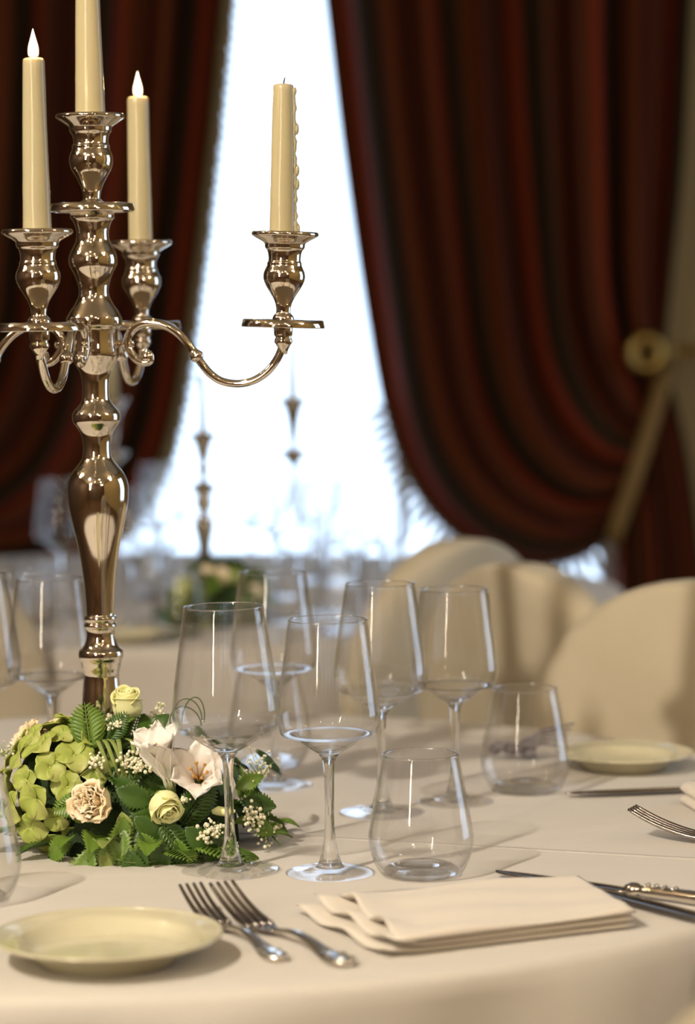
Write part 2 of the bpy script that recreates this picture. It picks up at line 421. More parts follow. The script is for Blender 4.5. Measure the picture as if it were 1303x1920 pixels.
for i, (x, y) in enumerate(SPOTS):
    bm = BM(); lathe(bm, [(.0, -.03), (.045, -.03), (.055, -.045), (.06, -.03), (.06, 0), (0, 0)], 24)
    e = obj('recessed_spotlight', bm, 'frame', None, loc=(x, y, RZ))
    bm = BM(); lathe(bm, [(0, -.034), (.04, -.034), (.04, -.031), (0, -.031)], 20); obj('lens', bm, 'bulb', e)
    tag(e, ['small round ceiling spotlight front left above the set table', 'small round ceiling spotlight above the photographer', 'small round ceiling spotlight behind right of the photographer', 'small round ceiling spotlight behind left of the photographer'][i], 'ceiling light', 'ceiling spotlights')

e = empty('floor_lamp', (-1.45, -.55, 0)); bm = BM(); lathe(bm, [(0, 0), (.16, 0), (.16, .02), (.03, .04), (0, .04)], 32); obj('base', bm, 'gold', e)
bm = BM(); tube(bm, [(0, 0, .03), (0, 0, 1.3)], .012, 10); obj('pole', bm, 'gold', e)
bm = BM(); lathe(bm, [(0, 1.3), (.036, 1.3), (.036, 2.55), (0, 2.55)], 24); obj('light_column', bm, emis('lamp_column_glow', (1, .86, .64), 90), e)
tag(e, 'tall slim column floor lamp behind the photographer, left', 'floor lamp')

# ================================================================ TABLES
TC = Vector((-.205, 2.475, 0)); TR = .668
FC = Vector((-.33, 4.56, 0)); FR_ = .80
def table(c, r, drop, label, clabel, seed, crease=None):
    t = empty('banquet_table', (c.x, c.y, 0)); tag(t, label, 'table')
    bm = BM(); lathe(bm, [(0, TZ - .035), (r - .02, TZ - .035), (r - .012, TZ - .02), (r - .02, TZ - .006), (0, TZ - .006)], 64); obj('tabletop', bm, 'floor', t)
    bm = BM(); lathe(bm, smooth_prof([(.045, TZ - .04), (.04, .6), (.06, .45), (.04, .3), (.05, .12), (.07, .08)], 4), 24); obj('pedestal', bm, 'floor', t)
    bm = BM(); lathe(bm, [(0, 0), (.3, 0), (.3, .02), (.08, .08), (0, .08)], 40); obj('base', bm, 'floor', t)
    bm = BM(); S = 220; rnd = random.Random(seed); p1, p2 = rnd.uniform(0, 6), rnd.uniform(0, 6)
    rings = [(0, 0)]
    rings += [(r * k / 14, 0) for k in range(1, 14)] + [(r - .008, 0), (r - .002, .002), (r + .002, .008), (r + .004, .02)]
    nd = 14
    rings += [(r + .004 + .02 * (k / nd), .02 + (drop - .02) * k / nd) for k in range(1, nd + 1)]
    vs = []
    for (rr, dz) in rings:
        if rr == 0: vs.append([bm.verts.new((0, 0, TZ))]); continue
        row = []
        for i in range(S):
            a = 2 * pi * i / S; amp = .020 * (dz / drop) ** .8 if dz > .008 else 0
            f = sin(13 * a + p1) + .45 * sin(29 * a + p2) + .4 * sin(7 * a + p1 * 2)
            q = rr + amp * f
            row.append(bm.verts.new((q * cos(a), q * sin(a), TZ - dz)))
        vs.append(row)
    for i in range(S): bm.faces.new([vs[0][0], vs[1][i], vs[1][(i + 1) % S]])
    for a, b in zip(vs[1:], vs[2:]):
        for i in range(S): bm.faces.new([a[i], a[(i + 1) % S], b[(i + 1) % S], b[i]])
    mt = M['cloth']
    if crease:
        mt = M['cloth'].copy(); mt.name = 'creased_tablecloth'
        A, B = [Vector((p.x - c.x, p.y - c.y)) for p in crease]; d = (B - A).normalized(); n = Vector((-d.y, d.x))
        ge = N(mt, 'ShaderNodeTexCoord'); dt = N(mt, 'ShaderNodeVectorMath', operation='DOT_PRODUCT'); dt.inputs[1].default_value = (n.x, n.y, 0)
        L(mt, ge.outputs['Object'], dt.inputs[0])
        sb = N(mt, 'ShaderNodeMath', operation='SUBTRACT'); sb.inputs[1].default_value = A.dot(n); L(mt, dt.outputs['Value'], sb.inputs[0])
        ab = N(mt, 'ShaderNodeMath', operation='ABSOLUTE'); L(mt, sb.outputs[0], ab.inputs[0])
        mr = N(mt, 'ShaderNodeMapRange', interpolation_type='SMOOTHSTEP'); mr.inputs[1].default_value = 0; mr.inputs[2].default_value = .006; mr.inputs[3].default_value = 1; mr.inputs[4].default_value = 0
        L(mt, ab.outputs[0], mr.inputs[0])
        b2 = N(mt, 'ShaderNodeBump'); b2.inputs['Strength'].default_value = 1; b2.inputs['Distance'].default_value = .0022
        old = [n_ for n_ in mt.node_tree.nodes if n_.type == 'BUMP' and n_ != b2][0]
        L(mt, mr.outputs[0], b2.inputs['Height']); L(mt, old.outputs[0], b2.inputs['Normal']); L(mt, b2.outputs[0], bsdf(mt).inputs['Normal'])
    o = obj('tablecloth', bm, mt, None, loc=(c.x, c.y, 0)); tag(o, clabel, 'tablecloth')
    return t
table(TC, TR, .30, 'round banquet table in the foreground carrying the candelabrum and flowers', 'cream white tablecloth on the foreground table, draping over its edge', 1, (G(870, 1585), G(1303, 1610)))
table(FC, FR_, .28, 'round banquet table in the blurred background before the window', 'white tablecloth on the blurred background table before the window', 2)

# ---------------------------------------------------------------- chairs
def make_chair():
    r = empty('covered_chair')
    bm = BM(); hw, zt, zb, th = .215, .92, .40, .035; nr = 26; nsec = 28; rings = []
    for k in range(nr + 1):
        t = k / nr
        z = zb + (zt - .20 - zb) * min(t / .4, 1) if t <= .4 else (zt - .20) + .20 * sin((t - .4) / .6 * pi / 2)
        h = hw if t <= .4 else hw * max(1 - ((z - (zt - .20)) / .20) ** 2, 0) ** .5
        if k == nr: h = .002
        yb = .02 + (z - zb) * .12; row = []
        for s in range(nsec):
            a = 2 * pi * s / nsec; ca, sa = cos(a), sin(a)
            row.append(bm.verts.new((h * (abs(ca) ** .6) * (1 if ca > 0 else -1), yb + min(th, h) * (abs(sa) ** .8) * (1 if sa > 0 else -1), z)))
        rings.append(row)
    for a, b in zip(rings, rings[1:]):
        for s in range(nsec): bm.faces.new([a[s], a[(s + 1) % nsec], b[(s + 1) % nsec], b[s]])
    bm.faces.new(rings[0]); bm.faces.new(rings[-1])
    obj('backrest_cover', bm, 'chair', r)
    bm = BM(); rings = []
    for (z, g) in ((.004, .035), (.1, .025), (.25, .012), (.42, .0), (.445, -.005), (.452, -.03)):
        row = []
        for s in range(72):
            a = 2 * pi * s / 72; ca, sa = cos(a), sin(a); e = .28
            fx = (abs(ca) ** e) * (1 if ca > 0 else -1); fy = (abs(sa) ** e) * (1 if sa > 0 else -1)
            wv = .012 * sin(9 * a) * (1 - z / .45)
            row.append(bm.verts.new(((.205 + g + wv) * fx, -.17 + (.205 + g + wv) * fy, z)))
        rings.append(row)
    for a, b in zip(rings, rings[1:]):
        for s in range(72): bm.faces.new([a[s], a[(s + 1) % 72], b[(s + 1) % 72], b[s]])
    bm.faces.new(rings[-1])
    obj('seat_cover', bm, 'chair', r)
    return r
ch0 = make_chair(); used = False
def chair(px, py, ztop, face, label, dx=0):
    global used
    d = ray(px, py); s = (ztop - HC) / d.z; p = CAM + d * s
    c = copy_tree(ch0) if used else ch0; used = True
    rz = math.atan2(face.y - p.y, face.x - p.x) + pi / 2
    c.location = (p.x + dx, p.y, 0); c.rotation_euler = (0, 0, rz); tag(c, label, 'chair', 'cream covered banquet chairs'); return c
chair(1245, 1083, .93, Vector((-.1, 2.3)), 'cream covered round-topped chair at the right edge behind the plate')
chair(1062, 1047, .92, Vector((1.1, 4.0)), 'cream covered round-topped chair between the two others on the right, below the curtain')
chair(778, 998, .925, Vector((-.75, 4.5)), 'cream covered round-topped chair furthest back, in front of the window')
chair(-165, 1005, .92, Vector((-.5, 4.6)), 'cream covered chair cut by the left edge beside the blurred table')

c = copy_tree(ch0); c.location = (.318, 1.44, 0); c.rotation_euler = (0, 0, pi + R(4)); tag(c, 'cream covered chair cut by the lower right corner, closest to the camera', 'chair', 'cream covered banquet chairs')

# ================================================================ GLASSWARE
def close_shell(outer, t, bottom_z):
    pass
def bowl_mesh(outer, t):
    # outer: list (r,z) bottom->rim
    bm = BM(); pr = smooth_prof(outer, 6)
    inner = []
    for i, (r, z) in enumerate(pr):
        a = pr[max(i - 1, 0)]; b = pr[min(i + 1, len(pr) - 1)]; dx, dz = b[0] - a[0], b[1] - a[1]; l = math.hypot(dx, dz) or 1
        nx, nz = -dz / l, dx / l
        tt = t * (1 + 3.0 * max(0, 1 - i / (len(pr) * .35)))
        inner.append((max(r + nx * tt, 0), z + nz * tt))
    inner = [q for q in inner]
    top = pr[-1]
    prof = [(0, pr[0][1])] + pr + [(top[0] + t * .25, top[1] + t * .4), (top[0] - t * .4, top[1] + t * .95), (top[0] - t * 1.1, top[1] + t * .4)] + [q for q in inner[::-1] if q[0] > .0015] + [(0, inner[0][1] if inner[0][0] > 0 else inner[1][1])]
    lathe(bm, prof, 64); return bm
def make_goblet(rim_r, H, max_r, max_z, bot_z, foot_r, name='wine_glass'):
    r = empty(name)
    out = [(.0035, bot_z), (.009, bot_z + .0015), (max_r * .42, bot_z + .007), (max_r * .72, bot_z + .0165), (max_r * .93, max_z - .014), (max_r, max_z), (max_r * .975, max_z + .014), (rim_r + (max_r - rim_r) * .52, max_z + (H - max_z) * .52), (rim_r, H)]
    bm = bowl_mesh(out, .0011)
    b = obj('bowl', bm, ['glass', 'glass_low', 'glass_rim'], r)
    for p in b.data.polygons:
        if p.center.z < bot_z + .006: p.material_index = 1
        if p.center.z > H - .0012: p.material_index = 2
    bm = BM()
    st = smooth_prof([(.0085, bot_z + .0005), (.0058, bot_z - .004), (.0046, bot_z - .012), (.0040, bot_z - .03), (.0038, .05), (.0046, .032), (.0068, .019), (.0098, .009), (.0125, .0055)], 5)
    lathe(bm, [(0, st[0][1])] + st + [(0, st[-1][1])], 40); obj('stem', bm, 'glass_stem', r)
    bm = BM(); ft = smooth_prof([(.0125, .0055), (foot_r * .5, .0033), (foot_r * .8, .0022), (foot_r * .97, .0016)], 4)
    lathe(bm, [(0, .0058), (.008, .0058)] + ft + [(foot_r, .001), (foot_r * .99, .0003), (foot_r * .94, 0), (foot_r * .6, .0006), (0, .0012)], 64)
    obj('foot', bm, 'glass_foot', r)
    return r
def make_tumbler(name='water_glass'):
    r = empty(name)
    out = [(.030, .0006), (.0345, .0028), (.0385, .009), (.0425, .020), (.0441, .031), (.0432, .040), (.0374, .072), (.0318, .101)]
    bm = bowl_mesh(out, .0012); b = obj('body', bm, ['glass', 'glass_rim'], r)
    for p in b.data.polygons:
        if p.center.z > .0998: p.material_index = 1
    bm = BM(); lathe(bm, [(0, .0025), (.020, .0016), (.0275, 0.0), (.031, .0018), (.0315, .0045), (.027, .0085), (.022, .0098), (.014, .0078), (0, .0070)], 56)
    obj('thick_base', bm, 'glass_base', r)
    return r
big = make_goblet(.0337, .224, .0458, .1355, .1005, .0420)
small = make_goblet(.0333, .2135, .0432, .1320, .1000, .0378)
tumb = make_tumbler()
_u1 = {}
def place(proto, p, label, cat, group, scale=None, rz=0, tilt=None):
    k = proto.name
    c = copy_tree(proto) if _u1.get(k) else proto; _u1[k] = 1
    c.location = p; c.rotation_euler = (tilt[0], tilt[1], rz) if tilt else (0, 0, rz); tag(c, label, cat, group); return c
GW, GT = 'stemmed wine glasses', 'stemless water glasses'
place(big, G(433, 1633), 'tallest wine glass, left one of the front pair, standing against the flowers', 'wine glass', GW, tilt=(0, R(-.9)))
place(small, G(619, 1637), 'wine glass of the front pair right of the taller one, beside the front water glass', 'wine glass', GW)
place(big, G(716, 1524), 'wine glass behind the front water glass, with white crescent reflection on its foot', 'wine glass', GW).scale = (.97, .97, .965)
place(small, G(854, 1504), 'rearmost right wine glass, left of and behind the rear water glass', 'wine glass', GW).scale = (.98, .98, .96)
place(small, G(516, 1474), 'wine glass furthest back between the front pair, behind the flowers', 'wine glass', GW)
place(small, G(100, 1492), 'wine glass directly left of and behind the candelabrum column', 'wine glass', GW)
place(big, G(-45, 1515), 'wine glass cut by the left edge, left of the candelabrum', 'wine glass', GW)
place(tumb, G(790, 1640), 'front stemless water glass beside the folded napkin', 'water glass', GT)
place(tumb, G(985, 1483), 'rear stemless water glass left of the right-hand plate', 'water glass', GT)
place(tumb, G(505, 1436), 'stemless water glass half hidden right of the flowers behind the front wine glasses', 'water glass', GT)
place(tumb, G(-62, 1690), 'stemless water glass cut by the left edge in front of the flowers', 'water glass', GT)

# ================================================================ PLATES
def make_plate(rad):
    r = empty('bread_plate'); bm = BM()
    pr2 = [(0, .0015), (rad * .56, .0015), (rad * .57, 0), (rad * .60, 0), (rad * .62, .003), (rad * .70, .0085), (rad * .76, .0150), (rad * .88, .0165), (rad * .985, .0188), (rad, .0196), (rad * .995, .0208), (rad * .985, .0206), (rad * .88, .0184), (rad * .785, .0172), (rad * .765, .0160), (rad * .72, .0105), (rad * .66, .0068), (rad * .6, .0060), (0, .0060)]
    lathe(bm, pr2, 96); obj('dish', bm, 'plate', r)
    bm = BM()
    pts = [(rad * .985 * cos(a), rad * .985 * sin(a), (.0200)) for a in [2 * pi * i / 96 for i in range(97)]]
    tube(bm, pts, .0014, 6, cap=False); obj('raised_rim', bm, 'plate', r)
    return r
pl = make_plate(.084)
place(pl, G(203, 1801), 'cream green round plate in front, lower left corner beside the forks', 'plate', 'bread plates')
place(pl, G(1172, 1440), 'cream green round plate at the right, behind the rear water glass', 'plate', 'bread plates').scale = (.84, .84, .84)

# ================================================================ CUTLERY
def make_fork():
    r = empty('dinner_fork')   # origin at handle end, +x towards the tines; length .205
    bm = BM()
    def prof_z(x):   # side curve
        if x < .03: return .0035
        if x < .125: return .0035 + .006 * sin((x - .03) / .095 * pi) ** 1.5
        t = (x - .125) / .08; return .0035 + .0215 * t * t
    sh = .142
    ys = [-.0096, -.0032, .0032, .0096]
    head_pts = []
    for y in ys:
        p = []
        for k in range(15):
            t = k / 14; x = sh - .004 + t * (.205 - sh + .004)
            p.append((x, y * (1 + .10 * (1 - t) * 0), prof_z(x)))
        tube(bm, p, [.0017 * (1 - .55 * (k / 14) ** 2) for k in range(15)], 8, flat=.8)
    # shoulder plate
    def sf(u, v):
        x = .112 + u * (sh - .112); hw = .003 + .0083 * (u ** .7)
        y = (v * 2 - 1) * hw; z = prof_z(x) - .0016 * (1 - (2 * v - 1) ** 2) * u
        return Vector((x, y, z))
    grid(bm, 10, 8, sf); h = obj('head', bm, 'dsteel', r); solidify(h, .0016)
    bm = BM()
    W_ = [(0, .0035), (.004, .0085), (.012, .0108), (.025, .0102), (.038, .0075), (.05, .0058), (.07, .0044), (.095, .0036), (.115, .0036)]
    q = smooth_prof(W_, 4); rings = []
    for (x, hw) in q:
        th = .0021 + .0007 * (x < .03); z = prof_z(x); row = []
        for s in range(14):
            a = 2 * pi * s / 14; row.append(bm.verts.new((x, hw * cos(a), z + th * sin(a) * (1.25 if abs(cos(a)) > .75 else 1))))
        rings.append(row)
    for a, b in zip(rings, rings[1:]):
        for s in range(14): bm.faces.new([a[s], a[(s + 1) % 14], b[(s + 1) % 14], b[s]])
    bm.faces.new(rings[0]); bm.faces.new(rings[-1])
    for (x, y) in ((.006, .006), (.006, -.006), (.012, .0), (.02, .0065), (.02, -.0065), (.034, .0)):
        ball(bm, (x, y, .0035 + .0022), .0022, 8, 6, (1.5, 1, .7))
    obj('handle', bm, 'steel', r)
    return r
fk = make_fork()
def aim(o, a, b, extra=None):
    d = b - a; o.location = (a.x, a.y, TZ + .0002); o.rotation_euler = (0, 0, math.atan2(d.y, d.x)); return o
_fs = [0]
def fork(end, toward, label, scale=1.0):
    o = copy_tree(fk) if _fs[0] else fk; _fs[0] = 1
    aim(o, end, toward); o.scale = (scale,) * 3; tag(o, label, 'fork', 'silver forks'); return o
fork(G(527, 1806), G(420, 1746), 'smaller silver fork touching the right rim of the front plate', .90)
fork(G(655, 1816), G(500, 1750), 'larger silver fork between the small fork and the folded napkin', 1.0)
_t = G(1196, 1570); fork(_t + Vector((.89, -.42, 0)).normalized() * .21, _t, 'silver fork at the right edge with only its raised tines in view', 1.05)
def make_knife():
    r = empty('table_knife')   # origin at blade tip, +x towards handle end; length .235
    bm = BM(); q = smooth_prof([(0, .0008), (.006, .0045), (.02, .0078), (.05, .0098), (.1, .0102), (.122, .0085), (.128, .005)], 4); rings = []
    for (x, hw) in q:
        row = [bm.verts.new((x, hw * cos(a), .0042 + .0013 * sin(a))) for a in [2 * pi * s / 10 for s in range(10)]]; rings.append(row)
    for a, b in zip(rings, rings[1:]):
        for s in range(10): bm.faces.new([a[s], a[(s + 1) % 10], b[(s + 1) % 10], b[s]])
    bm.faces.new(rings[0]); bm.faces.new(rings[-1]); obj('blade', bm, 'dsteel', r)
    bm = BM(); q = smooth_prof([(.124, .004), (.128, .0066), (.133, .0068), (.137, .005), (.145, .0062), (.17, .0066), (.2, .0078), (.22, .0092), (.232, .0085), (.236, .004)], 4); rings = []
    for (x, hw) in q:
        row = [bm.verts.new((x, hw * cos(a), .0060 + min(.0055, hw * .75) * sin(a))) for a in [2 * pi * s / 16 for s in range(16)]]; rings.append(row)
    for a, b in zip(rings, rings[1:]):
        for s in range(16): bm.faces.new([a[s], a[(s + 1) % 16], b[(s + 1) % 16], b[s]])
    bm.faces.new(rings[0]); bm.faces.new(rings[-1])
    for x in (.143, .150, .158, .168):
        for y in (-.003, .003): ball(bm, (x, y, .0105), .0017, 8, 6, (1.4, 1, .8))
    obj('handle', bm, 'steel', r); return r
kn = make_knife(); _ks = [0]
def knife(tip, toward, label, scale=1.0):
    o = copy_tree(kn) if _ks[0] else kn; _ks[0] = 1
    aim(o, tip, toward); o.scale = (scale,) * 3; tag(o, label, 'knife', 'silver table knives'); return o
knife(G(930, 1644), G(1303, 1698), 'silver knife whose bright tip shows behind the folded napkin, rear one of the two', 1.02)
knife(G(1118, 1680), G(1303, 1728), 'broad silver knife beside the right end of the folded napkin, nearer one of the two', 1.08)
knife(G(1060, 1496), G(1303, 1486), 'dark-looking knife blade in front of the right-hand plate, pointing left', 1.0)

# ---------------------------------------------------------------- napkins
def napkin(BL, BRt, FRt, FL, layers, th, label, fan=.018, seed=1, lf=1):
    rnd = random.Random(seed); c = (BL + BRt + FRt + FL) / 4; e = empty('folded_napkin', (c.x, c.y, TZ))
    z0 = .0004
    for k in range(layers):
        f = fan * (layers - 1 - k) / max(layers - 1, 1)
        dirL = ((BL - BRt).normalized())
        bl, fl = BL + dirL * f * 1.5 * rnd.uniform(.8, 1.1), FL + dirL * f * .35 + (BL - FL).normalized() * f * .15
        br, fr = BRt + (FRt - BRt) * (.03 * (layers - 1 - k)) * 0, FRt
        bm = BM(); n1, n2 = 40, 26; ph = rnd.uniform(0, 6)
        def top(u, v, s, z0=z0, bl=bl, fl=fl, br=br, fr=fr, ph=ph, k=k):
            p = bl.lerp(br, u).lerp(fl.lerp(fr, u), v)
            ed = min(u * 1.2, (1 - u) * 2, v * 1.6, (1 - v) * 1.6) * 10; ed = min(ed, 1); rise = (1 - (1 - ed) ** 2) ** .5
            wave = .0016 * sin(9 * u + 3 * v + ph) + .0010 * sin(17 * v + ph * 2 - 5 * u)
            lift = .0055 * lf * max(0, 1 - u / .16) ** 1.5 * (.5 + .5 * sin(13 * v + ph + k)) * (1.0 + .4 * k)
            zz = z0 + (th * (.5 + s * .5 * rise)) + (wave * rise if s > 0 else 0) * (1 if k == layers - 1 else .3) + lift
            return Vector((p.x - c.x, p.y - c.y, max(zz, z0)))
        grid(bm, n1, n2, lambda u, v: top(u, v, 1)); grid(bm, n1, n2, lambda u, v: top(u, v, -1))
        bmesh.ops.remove_doubles(bm, verts=bm.verts, dist=1e-5)
        obj('fold', bm, 'napkin', e); z0 += th * 1.02
    tag(e, label, 'napkin'); return e
napkin(G(632, 1708), G(1085, 1672), G(1196, 1742), G(745, 1800), 3, .0050, 'folded cream linen napkin with fanned left end in the foreground', fan=.028, seed=4)
napkin(G(1274, 1508), G(1480, 1478), G(1540, 1512), G(1318, 1536), 2, .010, 'folded cream napkin corner at the right edge above the fork', fan=.001, seed=6, lf=0)

# small dark ornament behind the rear water glass
p = G(962, 1425); e = empty('table_ornament', (p.x, p.y, TZ)); rnd = random.Random(3)
bm = BM()
for k in range(16):
    a = rnd.uniform(0, 6.28); q = (rnd.uniform(-.02, .022), rnd.uniform(-.008, .01), rnd.uniform(.006, .018)); ball(bm, q, rnd.uniform(.005, .0075), 8, 6, (1.3, 1, .8))
obj('dried_blossoms', bm, 'dark_orn', e)
bm = BM()
for k in range(5): tube(bm, [(.01, 0, .012), (.03, .004 * k - .008, .018 + .003 * k), (.05 + .004 * k, .006 * k - .01, .016 + .005 * k)], [.0025, .002, .001], 6)
obj('stalks', bm, 'dark_orn', e)
tag(e, 'small dark grey dried sprig on the cloth, seen through the rear water glass', 'sprig')

# ================================================================ CANDELABRUM
CD = 2.42
base = G(196, 1556)
def zt(py, Yd=None):
    # world height of the picture row py on the vertical line through the base
    Yd = Yd or base.y
    return PY(187, py, Yd).z
PXM = F / (CAM - base).length            # pixels per metre there
LEAN = R(-.22)
cb = empty('candelabrum', (base.x, base.y, TZ), rot=(0, LEAN, 0))
def lz(py): return zt(py) - TZ
def prof(tab, k=1.0, ref=None): return [(hw / PXM * k, lz(y)) for (y, hw) in tab]
shaft = [(396, 38), (402, 40), (409, 40), (413, 36), (420, 33), (430, 30), (440, 29), (452, 31), (463, 36), (475, 42), (487, 44.5), (498, 43), (510, 37), (522, 32), (535, 28), (548, 27), (558, 29), (570, 35), (582, 43), (592, 49), (597, 51), (604, 51), (611, 50), (616, 44), (624, 43), (640, 43), (655, 45), (664, 45), (672, 42), (682, 37), (692, 31), (702, 27), (715, 24.5), (735, 24), (748, 25), (758, 30), (768, 39), (776, 43.5), (782, 44), (790, 43), (800, 36), (812, 29), (825, 26), (842, 25), (858, 27), (872, 36), (884, 46), (898, 53), (912, 56), (930, 56), (950, 54), (975, 49), (1005, 42.5), (1040, 36), (1075, 31), (1110, 27.5), (1140, 26), (1153, 25.5), (1155, 29), (1160, 30), (1165, 28), (1167, 27), (1170, 30), (1175, 30), (1179, 27), (1192, 26), (1205, 29), (1214, 34), (1219, 40), (1225, 41.5), (1233, 41), (1238, 38), (1250, 36), (1262, 33), (1275, 33), (1300, 35.5), (1335, 37), (1380, 38), (1420, 44), (1460, 62), (1490, 92), (1515, 112), (1540, 118), (1552, 120), (1556, 118)]
bm = BM(); pr = smooth_prof(prof(shaft), 3); lathe(bm, [(0, pr[0][1])] + pr + [(0, 0.0)], 72); obj('shaft', bm, 'silver', cb)
top = [(214, 61), (217, 63), (221, 62.5), (226, 56), (232, 47), (237, 40), (240, 38.5), (246, 38), (252, 34), (262, 31.5), (270, 32), (274, 34.5), (277, 33.5), (282, 35), (290, 38.5), (300, 40), (310, 38.5), (320, 35), (332, 28), (345, 21.5), (358, 17), (368, 15.5), (374, 16), (377, 20), (383, 23.5), (390, 24)]
def cup_bm(tab, z0, k, rad_in):
    bm = BM(); pr = smooth_prof([(hw / PXM * k, (lz(y) - z0)) for (y, hw) in tab], 3)
    lip = pr[0]
    inner = [(rad_in, pr[0][1] - .03), (rad_in, pr[0][1] - .012), (lip[0] * .62, pr[0][1] - .008), (lip[0] * .93, pr[0][1] - .0005)]
    lathe(bm, [(0, pr[0][1] - .03)] + inner + pr + [(0, pr[-1][1])], 56); return bm
SOX = -.0015
bm = cup_bm(top, 0, 1.0, .0135); obj('candle_cup', bm, 'silver', cb)
def pan_bm(r, zc, h):
    bm = BM(); lathe(bm, [(0, zc + h * .35), (r * .86, zc + h * .35), (r * .93, zc + h * .5), (r * .965, zc + h * .42), (r, zc - h * .35), (r * .995, zc - h * .5), (r * .95, zc - h * .42), (r * .90, zc + .1 * h), (0, zc + h * .0)], 72); return bm
zp = lz(389)
obj('drip_pan', pan_bm(78 / PXM, zp, 15 / PXM), 'silver', cb)

# arms : radial path (r px, y px) -> metres
armp = [(38, 637), (60, 637), (75, 637)]
scr = [(97, 664), (92, 658), (99, 654), (106, 660), (103, 670), (92, 672), (80, 667), (70, 656), (63, 642), (63, 627), (70, 613), (84, 602), (103, 598), (124, 600), (145, 609), (163, 623), (178, 640), (190, 658), (203, 677), (217, 694), (235, 707), (257, 713), (280, 713), (303, 706), (324, 692), (340, 673), (350, 654), (354, 636), (355, 624)]
ARM_R = 352 / PXM
KX = ARM_R / 355; ARM_DZ = 8 / PXM
def arm(ang, lab, tilt=0):
    e = empty('arm', (0, 0, 0), ang); e.parent = cb
    # the arm's own geometry is one mesh; cup and pan hang below it as sub-parts
    bm = BM()
    bar = [(x * KX, 0, lz(y)) for x, y in armp]
    tube(bm, bar, [6.5 / PXM, 6.5 / PXM, 6 / PXM], 12)
    q = smooth_prof([(float(x), float(y)) for x, y in scr], 4); n = len(q)
    rad = []
    for i in range(n):
        t = i / (n - 1); r = 6.4 + 1.2 * min(1, t * 4)
        if t < .12: r = 5.0 + t * 11
        rad.append(r / PXM)
    pts = [(x * KX, 0, lz(y)) for x, y in q]
    tube(bm, pts, rad, 14)
    # decorative ridge lines and knots
    for off in (-1, 1):
        tube(bm, [(a[0], off * 4.2 / PXM, a[2]) for a in pts[24:]], 3.4 / PXM, 8)
    ball(bm, (98 * KX, 0, lz(662)), 11 / PXM, 14, 10, (1, 1.0, 1))
    k0 = Vector((192 * KX, 0, lz(660))); d = Vector((pts[len(pts) // 2 + 12][0] - pts[len(pts) // 2 + 4][0], 0, pts[len(pts) // 2 + 12][2] - pts[len(pts) // 2 + 4][2])).normalized()
    d = Vector((13, 0, -19)).normalized()
    tube(bm, [k0 - d * .007, k0 - d * .003, k0 + d * .0005, k0 + d * .003, k0 + d * .006], [v / PXM for v in (6.5, 9.5, 13, 12, 7)], 12)
    # socket under the pan
    zs = [(660, 6), (652, 8), (643, 13), (637, 17), (632, 16), (628, 14), (624, 17), (610, 17.5), (604, 17.5)]
    pr = [(r / PXM, lz(y)) for y, r in zs]
    lathe(bm, [(0, pr[0][1])] + pr + [(0, pr[-1][1])], 28, off=(ARM_R, 0))
    me = obj('scroll', bm, 'silver', None)
    # use the mesh itself as the arm part
    bpy.data.objects.remove(e)
    me.name = 'arm'; me.parent = cb; me.location = (0, 0, -ARM_DZ); me.rotation_euler = (0, 0, ang)
    z0 = lz(603)
    zc = 0
    o = obj('drip_pan', pan_bm(75.5 / PXM, 0, 15 / PXM), 'silver', me); o.location = (ARM_R, 0, z0); o.rotation_euler = (0, tilt, 0)
    cupt = [(433, 58.5), (436, 60.5), (440, 60), (445, 53), (450, 44), (454, 38), (457, 36.5), (463, 36), (468, 32), (478, 29.5), (487, 29.5), (491, 31.5), (495, 31.5), (501, 34), (508, 37), (517, 38), (525, 36.5), (534, 32.5), (545, 26), (556, 19.5), (567, 15), (578, 13.2), (584, 13.8), (587, 17), (592, 19.5), (598, 20)]
    o = obj('candle_cup', cup_bm(cupt, z0, 1, .0115), 'silver', me); o.location = (ARM_R, 0, z0); o.rotation_euler = (0, tilt, 0)
    return me
AN = R(-10)
arms = []
for k in range(4):
    a = AN + k * pi / 2
    arms.append((a, arm(a, '', R(2.2) if k == 0 else 0)))
tag(cb, 'tall polished silver candelabrum with four scroll arms rising from the flowers', 'candelabrum')

